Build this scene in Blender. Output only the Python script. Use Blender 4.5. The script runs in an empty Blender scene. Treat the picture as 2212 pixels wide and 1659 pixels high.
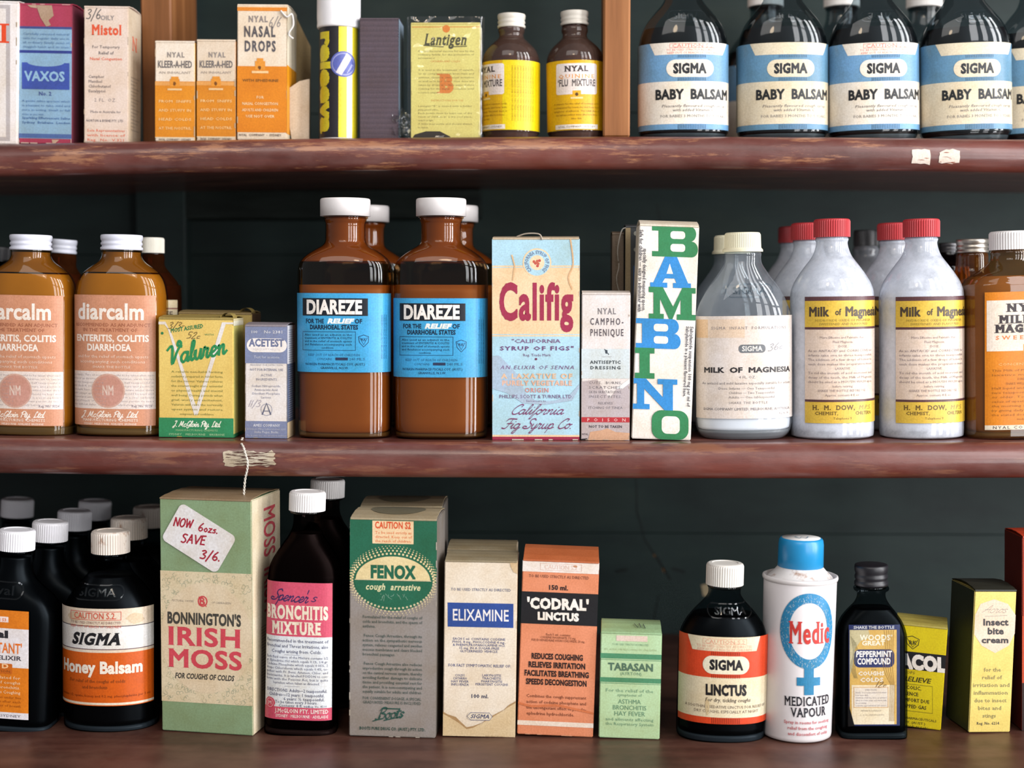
import bpy, bmesh, math, random
from mathutils import Vector, Matrix, Euler
from mathutils.geometry import tessellate_polygon
random.seed(7)
S = bpy.context.scene
COL = S.collection
# ------------------------------------------------------------------ camera, light, exposure
F_PX, CX, CY, DIST = 3200.0, 1106.0, 829.5, 0.94
PITCH, YAW = math.atan(205 / 3200), math.radians(1.68)
cd = bpy.data.cameras.new('camera'); cam = bpy.data.objects.new('camera', cd); COL.objects.link(cam)
cam.location = (0, -DIST, 0); cam.rotation_euler = (math.pi / 2 - PITCH, 0, YAW)
cd.sensor_width = 36; cd.lens = 36 * F_PX / 2212; cd.clip_start = 0.05
cd.dof.use_dof = True; cd.dof.focus_distance = 0.945; cd.dof.aperture_fstop = 4.0
S.camera = cam
CR = cam.rotation_euler.to_matrix()
S.view_settings.view_transform = 'Standard'; S.view_settings.look = 'None'
S.view_settings.gamma = 1; S.view_settings.exposure = -0.08
w = bpy.data.worlds.new('world'); S.world = w; w.use_nodes = True
w.node_tree.nodes['Background'].inputs[0].default_value = (0.95, 0.96, 1.0, 1)
w.node_tree.nodes['Background'].inputs[1].default_value = 0.32

def light(name, kind, loc, target, energy, col, sx=1, sy=1):
    l = bpy.data.lights.new(name, kind); l.energy = energy; l.color = col
    if kind == 'AREA': l.shape = 'RECTANGLE'; l.size = sx; l.size_y = sy
    else: l.shadow_soft_size = sx
    o = bpy.data.objects.new(name, l); COL.objects.link(o); o.location = loc
    o.rotation_euler = (Vector(target) - Vector(loc)).to_track_quat('-Z', 'Y').to_euler()
# the shop window behind and to the right of the camera: six panes of daylight
for wx, wy, we in ((0.9, -1.85, 4.6), (1.35, -1.6, 5.0), (1.85, -1.15, 10.0), (2.05, -0.62, 11.0)):
    for j in range(4):
        light('window_daylight', 'AREA', (wx, wy, -0.30 + j * 0.58), (0, 0, 0.0), we, (0.985, 0.985, 1.0), 0.29, 0.50)
light('soft_front_fill', 'AREA', (-0.4, -1.7, 1.3), (0, 0, -0.1), 11, (1.0, 0.96, 0.92), 1.4, 0.8)  # added fill lamp high in front, stands for no actual source
light('ceiling_bulb', 'POINT', (-0.10, -1.15, 0.72), (0, 0, 0), 3.6, (1.0, 0.76, 0.5), 0.075)

def ray(px, py): return CR @ Vector(((px - CX) / F_PX, -(py - CY) / F_PX, -1.0))
def unY(px, py, Y):
    d = ray(px, py); t = (Y + DIST) / d.y; return Vector((d.x * t, Y, d.z * t))
def unZ(px, py, z):
    d = ray(px, py); t = z / d.z; return Vector((d.x * t, -DIST + d.y * t, z))
def K(Y): return (DIST + Y) / F_PX          # metres per pixel at depth Y
Z1C = unY(1106, 297, 0.06).z; Z2C = unY(1106, 951, 0.0).z; Z3C = unY(1106, 1601, -0.042).z
def z1(x): return Z1C - 0.0032 * (min(abs(x), .36) / 0.33) ** 2
def z2(x): return Z2C + 0.0016 * (min(abs(x), .36) / 0.33) ** 2
def z3(x): return Z3C
ZS = {1: z1, 2: z2, 3: z3}
WALL = 0.26
# ------------------------------------------------------------------ colour and materials
def lin(h, a=1.0):
    if not isinstance(h, str): return h
    v = [int(h[i:i + 2], 16) / 255 for i in (1, 3, 5)]
    return tuple((c / 12.92 if c <= 0.04045 else ((c + 0.055) / 1.055) ** 2.4) for c in v) + (a,)
def mixc(a, b, t):
    a, b = lin(a), lin(b); return tuple(a[i] * (1 - t) + b[i] * t for i in range(4))
class NT:
    def __init__(s, name):
        s.m = bpy.data.materials.new(name); s.m.use_nodes = True; s.t = s.m.node_tree; s.t.nodes.clear()
        s.out = s.n('ShaderNodeOutputMaterial')
    def n(s, k, **kw):
        x = s.t.nodes.new(k)
        for a, b in kw.items(): setattr(x, a, b)
        return x
    def l(s, a, b): s.t.links.new(a, b)
    def noise(s, scale, detail=4, vec=(1, 1, 1), rough=.6):
        tc = s.n('ShaderNodeTexCoord'); mp = s.n('ShaderNodeMapping'); mp.inputs['Scale'].default_value = vec
        s.l(tc.outputs['Object'], mp.inputs[0]); nz = s.n('ShaderNodeTexNoise')
        nz.inputs['Scale'].default_value = scale; nz.inputs['Detail'].default_value = detail; nz.inputs['Roughness'].default_value = rough
        s.l(mp.outputs[0], nz.inputs[0]); return nz.outputs['Fac']
    def ramp(s, f, stops):
        r = s.n('ShaderNodeValToRGB'); e = r.color_ramp.elements
        while len(e) < len(stops): e.new(0.5)
        for x, (p, c) in zip(e, stops): x.position = p; x.color = lin(c)
        s.l(f, r.inputs[0]); return r.outputs[0]
    def mix(s, a, b, f, mode='MIX'):
        x = s.n('ShaderNodeMix', data_type='RGBA', blend_type=mode)
        for sock, v in ((x.inputs[0], f), (x.inputs[6], a), (x.inputs[7], b)):
            if hasattr(v, 'is_linked'): s.l(v, sock)
            else: sock.default_value = v if isinstance(v, float) else lin(v)
        return x.outputs[2]
    def bsdf(s, col, rough=.5, spec=.5, metal=0, bump=None, bd=.001, coat=0, sss=0):
        b = s.n('ShaderNodeBsdfPrincipled')
        for k, v in (('Base Color', col), ('Roughness', rough), ('Specular IOR Level', spec), ('Metallic', metal), ('Coat Weight', coat)):
            if hasattr(v, 'is_linked'): s.l(v, b.inputs[k])
            else: b.inputs[k].default_value = lin(v) if k == 'Base Color' else v
        b.inputs['Coat Roughness'].default_value = .15
        if sss: b.inputs['Subsurface Weight'].default_value = sss; b.inputs['Subsurface Radius'].default_value = (.004, .003, .002); b.inputs['Subsurface Scale'].default_value = 1
        if bump is not None:
            bp = s.n('ShaderNodeBump'); bp.inputs['Distance'].default_value = bd; bp.inputs['Strength'].default_value = .6
            s.l(bump, bp.inputs['Height']); s.l(bp.outputs[0], b.inputs['Normal'])
        s.l(b.outputs[0], s.out.inputs[0]); return s.m
MC = {}
def mat(kind, col='#ffffff', **k):
    key = (kind, str(col), tuple(sorted(k.items())))
    if key in MC: return MC[key]
    t = NT(kind)
    if kind in ('paper', 'label_paper'):
        a = t.n('ShaderNodeVertexColor', layer_name='Col')
        n1 = t.ramp(t.noise(38, 5), [(.3, '#efe6d8'), (.62, '#ffffff')]); n2 = t.ramp(t.noise(900, 3), [(.3, '#e9e6e2'), (.7, '#ffffff')])
        c = t.mix(t.mix(a.outputs[0], n1, 1.0, 'MULTIPLY'), n2, 1.0, 'MULTIPLY')
        m = t.bsdf(c, .48 if kind == 'paper' else .36, .35, bump=t.noise(260, 3), bd=.00012)
    elif kind == 'glass':
        fr = t.n('ShaderNodeFresnel'); fr.inputs[0].default_value = 1.5
        g = t.n('ShaderNodeNewGeometry'); inv = t.n('ShaderNodeMath', operation='SUBTRACT'); inv.inputs[0].default_value = 1
        t.l(g.outputs['Backfacing'], inv.inputs[1]); mu = t.n('ShaderNodeMath', operation='MULTIPLY')
        t.l(fr.outputs[0], mu.inputs[0]); t.l(inv.outputs[0], mu.inputs[1])
        tr = t.n('ShaderNodeBsdfTransparent'); tr.inputs[0].default_value = lin(col)
        gl = t.n('ShaderNodeBsdfGlossy'); gl.inputs['Roughness'].default_value = .02
        mx = t.n('ShaderNodeMixShader'); t.l(mu.outputs[0], mx.inputs[0])
        src = tr
        if k.get('film'):
            df = t.n('ShaderNodeBsdfDiffuse'); df.inputs[0].default_value = lin(k.get('fcol', '#c9cdd6'))
            m2 = t.n('ShaderNodeMixShader'); r = t.ramp(t.noise(70, 6, rough=.75), [(.34, (k['film'] * .5,) * 3 + (1,)), (.7, (k['film'],) * 3 + (1,))])
            t.l(r, m2.inputs[0]); t.l(tr.outputs[0], m2.inputs[1]); t.l(df.outputs[0], m2.inputs[2]); src = m2
        t.l(src.outputs[0], mx.inputs[1]); t.l(gl.outputs[0], mx.inputs[2]); t.l(mx.outputs[0], t.out.inputs[0]); m = t.m
    elif kind == 'liquid':
        m = t.bsdf(t.mix(mixc(col, '#000000', .22), col, t.noise(45, 4)), .35, .3)
    elif kind == 'plastic':
        c = t.mix(col, mixc(col, '#000000', .12), t.noise(120, 4))
        if k.get('rust'):
            r = t.ramp(t.noise(150, 5, rough=.7), [(.55, (0, 0, 0, 1)), (.7, (.75, .75, .75, 1))])
            c = t.mix(c, '#8a5c38', r)
        m = t.bsdf(c, k.get('rough', .38), .5, bump=t.noise(300, 2), bd=.00005)
    elif kind == 'metal':
        m = t.bsdf(t.mix(col, mixc(col, '#1a120c', .5), t.ramp(t.noise(110, 5), [(.45, (0, 0, 0, 1)), (.8, (1, 1, 1, 1))])), .34, .5, .85)
    elif kind == 'shelf':
        n = t.noise(9, 8, (1, 8, 8)); c = t.ramp(n, [(.28, '#43201a'), (.5, '#5c2c24'), (.72, '#743a2e')])
        sc = t.ramp(t.noise(34, 7, (.35, 2.2, 2.6), .72), [(.56, (0, 0, 0, 1)), (.63, (k.get('wear', .5),) * 3 + (1,))])
        c = t.mix(c, '#a5714e', sc)
        du = t.ramp(t.noise(60, 6, (.6, 1, 1)), [(.4, (0, 0, 0, 1)), (.9, (.5, .5, .5, 1))])
        c = t.mix(c, '#7d5f5a', du)
        m = t.bsdf(c, .36, .5, bump=t.noise(120, 5, (.5, 2, 2)), bd=.0004, coat=.35)
    elif kind == 'counter':
        n = t.noise(7, 9, (1, 7, 7)); c = t.ramp(n, [(.25, '#2e1a14'), (.5, '#452820'), (.75, '#5b3a30')])
        du = t.ramp(t.noise(42, 7), [(.42, (0, 0, 0, 1)), (.8, (.55, .55, .55, 1))]); c = t.mix(c, '#6c4e40', du)
        m = t.bsdf(c, .42, .4, bump=t.noise(90, 5), bd=.0003)
    elif kind == 'wall':
        n = t.noise(6, 8, (1, 1, 3)); c = t.ramp(n, [(.3, '#1a2525'), (.55, '#243331'), (.78, '#333f39')])
        d = t.ramp(t.noise(22, 8, (.5, 1, 2), .75), [(.62, (0, 0, 0, 1)), (.72, (.8, .8, .8, 1))]); c = t.mix(c, '#1d2623', d)
        m = t.bsdf(c, .55, .3, bump=t.noise(50, 5), bd=.0006)
    elif kind == 'pine':
        n = t.noise(5, 7, (16, 16, .8)); c = t.ramp(n, [(.3, '#704420'), (.5, '#8c5830'), (.7, '#a06c40')]); m = t.bsdf(c, .5, .35, bump=n, bd=.0004)
    elif kind == 'dark_wood':
        m = t.bsdf(t.ramp(t.noise(20, 6, (1, 6, 6)), [(.3, '#161b19'), (.7, '#28302c')]), .7, .2)
    elif kind == 'cellophane':
        tr = t.n('ShaderNodeBsdfTransparent'); tr.inputs[0].default_value = (.93, .94, .95, 1)
        gl = t.n('ShaderNodeBsdfGlossy'); gl.inputs['Roughness'].default_value = .12
        bp = t.n('ShaderNodeBump'); bp.inputs['Distance'].default_value = .003; t.l(t.noise(40, 3), bp.inputs['Height']); t.l(bp.outputs[0], gl.inputs['Normal'])
        mx = t.n('ShaderNodeMixShader'); mx.inputs[0].default_value = k.get('f', .1)
        t.l(tr.outputs[0], mx.inputs[1]); t.l(gl.outputs[0], mx.inputs[2]); t.l(mx.outputs[0], t.out.inputs[0]); m = t.m
    else:
        m = t.bsdf(t.mix(col, mixc(col, '#000000', .25), t.noise(200, 5)), .8, .2, bump=t.noise(500, 3), bd=.0002)
    MC[key] = m; return m
# ------------------------------------------------------------------ objects
def link(name, me, m, parent=None, label=None):
    o = bpy.data.objects.new(name, me); COL.objects.link(o)
    if m is not None and not me.materials: me.materials.append(m)
    if parent: o.parent = parent
    if label: o['label'] = label
    return o
def empty(name, label, cat, loc, rot=(0, 0, 0), group=None):
    o = bpy.data.objects.new(name, None); COL.objects.link(o); o.empty_display_size = .01
    o.location = loc; o.rotation_euler = rot; o['label'] = label; o['category'] = cat
    if group: o['group'] = group
    return o
def mesh(verts, faces, smooth=False, cols=None):
    me = bpy.data.meshes.new('mesh'); me.from_pydata([tuple(v) for v in verts], [], faces)
    if smooth: me.polygons.foreach_set('use_smooth', [True] * len(me.polygons))
    if cols is not None:
        at = me.color_attributes.new('Col', 'FLOAT_COLOR', 'CORNER'); buf = []
        for p, c in zip(me.polygons, cols): buf.extend(list(lin(c)) * p.loop_total)
        at.data.foreach_set('color', buf)
    me.update(); return me
def bm_mesh(bm, smooth=False, col=None):
    bmesh.ops.recalc_face_normals(bm, faces=bm.faces)
    me = bpy.data.meshes.new('mesh'); bm.to_mesh(me); bm.free()
    if smooth: me.polygons.foreach_set('use_smooth', [True] * len(me.polygons))
    if col:
        at = me.color_attributes.new('Col', 'FLOAT_COLOR', 'CORNER'); at.data.foreach_set('color', list(lin(col)) * len(me.loops))
    return me
def boxm(x0, x1, y0, y1, z0, z1_, bev=0, col=None, segs=1):
    bm = bmesh.new(); bmesh.ops.create_cube(bm, size=1)
    for v in bm.verts: v.co = Vector((x0 + (v.co.x + .5) * (x1 - x0), y0 + (v.co.y + .5) * (y1 - y0), z0 + (v.co.z + .5) * (z1_ - z0)))
    if bev: bmesh.ops.bevel(bm, geom=bm.edges[:], offset=bev, segments=segs, affect='EDGES')
    return bm_mesh(bm, False, col)
def catmull(pts, n=6):
    if len(pts) < 3: return list(pts)
    P = [pts[0]] + list(pts) + [pts[-1]]; out = []
    for i in range(1, len(P) - 2):
        for k in range(n):
            t = k / n; a, b, c, d = P[i - 1], P[i], P[i + 1], P[i + 2]
            out.append(tuple(.5 * (2 * b[j] + (c[j] - a[j]) * t + (2 * a[j] - 5 * b[j] + 4 * c[j] - d[j]) * t * t + (3 * b[j] - a[j] - 3 * c[j] + d[j]) * t ** 3) for j in range(len(b))))
    out.append(tuple(pts[-1])); return out
def tube(pts, r, n=6):
    vs, fs = [], []
    for i, p in enumerate(pts):
        p = Vector(p); q = Vector(pts[min(i + 1, len(pts) - 1)]) - Vector(pts[max(i - 1, 0)])
        if q.length < 1e-9: q = Vector((0, 0, 1))
        q.normalize(); a = q.orthogonal().normalized(); b = q.cross(a)
        if abs(q.z) < .99: a = Vector((0, 0, 1)).cross(q).normalized(); b = q.cross(a)
        for k in range(n): t = 2 * math.pi * k / n; vs.append(p + (a * math.cos(t) + b * math.sin(t)) * r)
    for i in range(len(pts) - 1):
        for k in range(n): fs.append((i * n + k, i * n + (k + 1) % n, (i + 1) * n + (k + 1) % n, (i + 1) * n + k))
    return mesh(vs, fs, True)
def sgn(v, p): return math.copysign(abs(v) ** p, v)
def loft(rings, N=64, close=True):
    vs, fs = [], []
    for (z, a, b, n) in rings:
        for k in range(N):
            t = 2 * math.pi * (k + .5) / N
            vs.append((a * sgn(math.cos(t), 2 / n), b * sgn(math.sin(t), 2 / n), z))
    M = len(rings)
    for i in range(M - 1):
        for k in range(N): fs.append((i * N + k, i * N + (k + 1) % N, (i + 1) * N + (k + 1) % N, (i + 1) * N + k))
    if close: fs.append(tuple(range(N))[::-1]); fs.append(tuple((M - 1) * N + k for k in range(N)))
    me = mesh(vs, fs, True)
    if me.polygons[0].normal.dot(Vector(me.polygons[0].center) * Vector((1, 1, 0)) if False else Vector((me.polygons[0].center.x, me.polygons[0].center.y, 0))) < 0: me.flip_normals()
    return me
def lathe(prof, N=72, ribs=0, amp=.02):
    """prof: (r, z, ribbed)"""
    vs, fs = [], []
    if ribs: N = ribs * 4
    for (r, z, rb) in prof:
        for k in range(N):
            t = 2 * math.pi * k / N; q = r * (1 + (amp if (ribs and rb and k % 4 in (1, 2)) else 0)); vs.append((q * math.cos(t), q * math.sin(t), z))
    M = len(prof)
    for i in range(M - 1):
        for k in range(N): fs.append((i * N + k, i * N + (k + 1) % N, (i + 1) * N + (k + 1) % N, (i + 1) * N + k))
    fs.append(tuple(range(N))[::-1]); fs.append(tuple((M - 1) * N + k for k in range(N)))
    me = mesh(vs, fs, False)
    for p in me.polygons: p.use_smooth = len(p.vertices) == 4 and not (ribs)
    return me
# ------------------------------------------------------------------ glyphs
GC = {}
def glyph(c, b, res):
    k = (c, b, res)
    if k in GC: return GC[k]
    def g(s):
        cu = bpy.data.curves.new('t', 'FONT'); cu.body = s; cu.size = 1; cu.resolution_u = res
        o = bpy.data.objects.new('t', cu); m = bpy.data.meshes.new_from_object(o)
        v = [(x.co.x, x.co.y) for x in m.vertices]; f = [tuple(p.vertices) for p in m.polygons]
        bpy.data.objects.remove(o); bpy.data.curves.remove(cu); bpy.data.meshes.remove(m); return v, f
    v, f = g(c) if c != ' ' else ([], [])
    w3, _ = g('|' + c + '|'); w2, _ = g('||')
    adv = max(p[0] for p in w3) - max(p[0] for p in w2)
    cnt = {}
    for t in f:
        for i in range(len(t)):
            e = tuple(sorted((t[i], t[(i + 1) % len(t)]))); cnt[e] = cnt.get(e, 0) + 1
    sf = []
    if v:
        ys = [p[1] for p in v]; lo, hi = 0, max(ys)
        for (i, j), n in cnt.items():
            if n == 1 and abs(v[i][1] - v[j][1]) < 1e-4:
                y = v[i][1]; x0, x1 = sorted((v[i][0], v[j][0]))
                if .03 < x1 - x0 and (abs(y - lo) < 2e-3 or abs(y - hi) < 2e-3 or abs(y - .449) < 3e-3):
                    sf.append((x0, x1, y, 1 if abs(y - lo) < 2e-3 else -1))
    if b:   # heavier weight: run a band along every outline edge
        sf = [(x0 - b, x1 + b, y - b if d > 0 else y + b, d) for x0, x1, y, d in sf]
        for (i, j), n in list(cnt.items()):
            if n != 1: continue
            p, q = v[i], v[j]; dx, dy = q[0] - p[0], q[1] - p[1]; l = math.hypot(dx, dy)
            if l < 1e-5: continue
            ex = b * (.95 if l > .06 else .3); dx, dy = dx / l, dy / l; k2 = len(v)
            v += [(p[0] - dx * ex - dy * b, p[1] - dy * ex + dx * b), (q[0] + dx * ex - dy * b, q[1] + dy * ex + dx * b), (q[0] + dx * ex + dy * b, q[1] + dy * ex - dx * b), (p[0] - dx * ex + dy * b, p[1] - dy * ex - dx * b)]; f.append((k2, k2 + 1, k2 + 2, k2 + 3))
    GC[k] = (v, f, adv, sf); return GC[k]
# cursive alphabet: strokes in units of the x-height
AB = [(.75, .85), (.45, 1), (.15, .7), (.1, .3), (.3, 0), (.55, .15), (.75, .6), (.8, 1)]
SC = {
 'a': (1, [AB, [(.8, 1), (.75, .3), (.85, .02), (1.1, .25)]]), 'c': (.8, [[(.7, .8), (.55, 1), (.25, .85), (.1, .4), (.25, .02), (.55, .02), (.85, .3)]]),
 'e': (.8, [[(0, .35), (.35, .45), (.62, .72), (.5, 1), (.25, .9), (.12, .45), (.22, .05), (.5, 0), (.85, .35)]]),
 'i': (.5, [[(0, .3), (.25, 1), (.2, .3), (.3, 0), (.55, .3)], [(.36, 1.4), (.4, 1.5)]]),
 'l': (.5, [[(0, .3), (.35, 1.2), (.45, 1.9), (.3, 2), (.2, 1.5), (.15, .4), (.3, 0), (.55, .3)]]),
 'o': (.85, [[(.5, 1), (.2, .8), (.1, .35), (.35, 0), (.65, .25), (.7, .75), (.5, 1), (.65, .8), (.95, .9)]]),
 'r': (.75, [[(0, .3), (.15, 1.1), (.28, .9), (.52, .92), (.42, .5), (.42, .1), (.58, 0), (.8, .3)]]),
 'n': (.95, [[(0, .7), (.15, 1), (.2, .6), (.15, 0)], [(.17, .4), (.45, .95), (.65, .9), (.62, .3), (.72, 0), (1, .3)]]),
 'u': (.95, [[(0, .5), (.15, 1), (.12, .3), (.3, 0), (.55, .25), (.7, 1)], [(.7, 1), (.65, .2), (.8, 0), (1, .3)]]),
 'y': (.9, [[(0, .5), (.15, 1), (.12, .3), (.3, 0), (.55, .25), (.7, 1)], [(.7, 1), (.65, 0), (.5, -.8), (.25, -.9), (.25, -.6), (.95, .3)]]),
 'p': (.9, [[(0, .4), (.2, 1), (.18, 0), (.1, -.9)], [(.18, .6), (.45, 1), (.7, .8), (.65, .2), (.4, 0), (.2, .15)], [(.6, .05), (.95, .3)]]),
 'g': (1, [AB, [(.8, 1), (.75, 0), (.6, -.8), (.3, -.95), (.3, -.6), (1.05, .25)]]),
 'f': (.55, [[(0, .3), (.4, 1.2), (.6, 1.9), (.4, 2), (.3, 1.3), (.2, 0), (.1, -.9), (.3, -.8), (.4, -.1), (.65, .3)]]),
 's': (.75, [[(.6, .85), (.38, 1), (.16, .76), (.36, .5), (.58, .24), (.34, 0), (.04, .14)]]),
 't': (.5, [[(0, .3), (.3, 1.7), (.2, .3), (.35, 0), (.6, .3)], [(0, 1.15), (.6, 1.2)]]), 'd': (1, [AB, [(.95, 2), (.78, .3), (.9, 0), (1.1, .3)]]),
 'V': (1.15, [[(-.3, 1.55), (.05, 1.9), (.25, 1.6), (.3, 0), (.75, 1.2), (1.15, 1.95), (.9, 2.3), (.8, 1.9), (1.2, 1.7)]]),
 'S': (1.15, [[(1.3, 1.75), (1.05, 2.05), (.6, 1.8), (.65, 1.25), (1, .8), (.85, .15), (.3, 0), (-.1, .25), (.05, .5), (.4, .4)]]),
 'C': (1.15, [[(1.1, 1.5), (1.2, 1.9), (.8, 2), (.25, 1.2), (.2, .4), (.55, 0), (1, .15), (1.25, .45)]]),
 'F': (1.1, [[(0, 1.5), (.3, 2), (1.4, 1.95)], [(.85, 1.95), (.65, .6), (.35, 0), (-.1, .1)], [(.4, 1), (1.05, 1.08)]]),
 'B': (1.1, [[(.35, 1.9), (.2, .8), (.05, 0), (-.3, .05)], [(0, 1.5), (.4, 2), (.95, 1.9), (.9, 1.35), (.4, 1.05), (1, .8), (.9, .15), (.3, 0)]]),
 'J': (.9, [[(.2, 1.8), (.75, 2), (.6, 1), (.35, -.3), (.05, -.4), (.1, 0), (.7, .4)]]), 'M': (1.4, [[(-.1, 0), (.1, .4), (.3, 1.9), (.6, .3), (1, 1.9), (1.05, .3), (1.3, 0)]]),
 'G': (1.2, [[(1.1, 1.6), (.8, 2), (.3, 1.3), (.3, .4), (.7, .3), (1.1, 1), (1, 0), (.6, -.5), (.3, -.2)]]), 'P': (1, [[(.3, 1.8), (.2, 0)], [(0, 1.4), (.4, 2), (1, 1.8), (.9, 1.1), (.35, .95)]]),
 'L': (1, [[(.75, 1.6), (.55, 2), (.35, 1.4), (.3, .3), (.1, 0), (.6, .1), (1.05, .2)]]), 'A': (1.2, [[(-.1, 0), (.4, .9), (.95, 2), (.95, .8), (1, 0)], [(.1, .8), (1.1, .85)]]),
 '.': (.4, [[(.15, 0), (.2, .06)]]), "'": (.3, [[(.2, 1.9), (.1, 1.5)]]), ' ': (.6, []), ',': (.3, [[(.15, 0), (.05, -.3)]]),
 # hand-printed capitals and figures (cap height 2)
 'N1': (1.35, [[(.1, 0), (.15, 2)], [(.15, 2), (1, .1)], [(1, .1), (1.1, 2)]]), 'O1': (1.4, [[(.7, 2), (.2, 1.5), (.15, .5), (.6, 0), (1.05, .5), (1.1, 1.5), (.7, 2)]]),
 'W1': (1.6, [[(.05, 2), (.35, .1)], [(.35, .1), (.75, 1.6)], [(.75, 1.6), (1.1, .1)], [(1.1, .1), (1.45, 2)]]), 'S1': (1.1, [[(.9, 1.85), (.4, 2), (.15, 1.5), (.6, 1), (.8, .5), (.5, 0), (.05, .15)]]),
 'A1': (1.25, [[(.05, 0), (.6, 2)], [(.6, 2), (1, 0)], [(.25, .75), (.9, .75)]]), 'V1': (1.2, [[(.05, 2), (.5, 0)], [(.5, 0), (1.1, 2)]]),
 'E1': (1, [[(.15, 0), (.15, 2)], [(.15, 2), (.8, 2.05)], [(.15, 1.05), (.7, 1.1)], [(.15, 0), (.85, 0)]]), '61': (1.1, [[(.7, 2), (.3, 1.3), (.15, .5), (.5, 0), (.85, .4), (.6, .9), (.25, .7)]]),
 '31': (1, [[(.1, 1.8), (.5, 2), (.75, 1.6), (.35, 1.1), (.8, .7), (.6, .05), (.05, .1)]]), '/1': (.9, [[(.1, -.5), (.75, 2.2)]]), 'o1': (.85, [[(.4, .9), (.1, .5), (.4, 0), (.65, .5), (.4, .9)]]),
 'z1': (.8, [[(.1, .95), (.6, .95)], [(.6, .95), (.1, 0)], [(.1, 0), (.65, 0)]]), 's1': (.75, [[(.55, .9), (.15, .75), (.5, .4), (.45, .05), (.1, .05)]]), '.1': (.4, [[(.1, 0), (.17, .08)]]), ' 1': (.8, []),
 '51': (1, [[(.8, 2), (.2, 2), (.2, 1.2), (.7, 1.1), (.7, .3), (.1, .1)]]), '11': (.5, [[(.2, 2), (.15, 0)]]), '21': (1, [[(.1, 1.6), (.5, 2), (.7, 1.5), (.1, 0), (.8, .1)]]),
 'c1': (.8, [[(.6, .8), (.2, .7), (.2, .1), (.65, .15)]]), '-1': (.8, [[(.1, .9), (.6, .9)]]),
}
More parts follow.
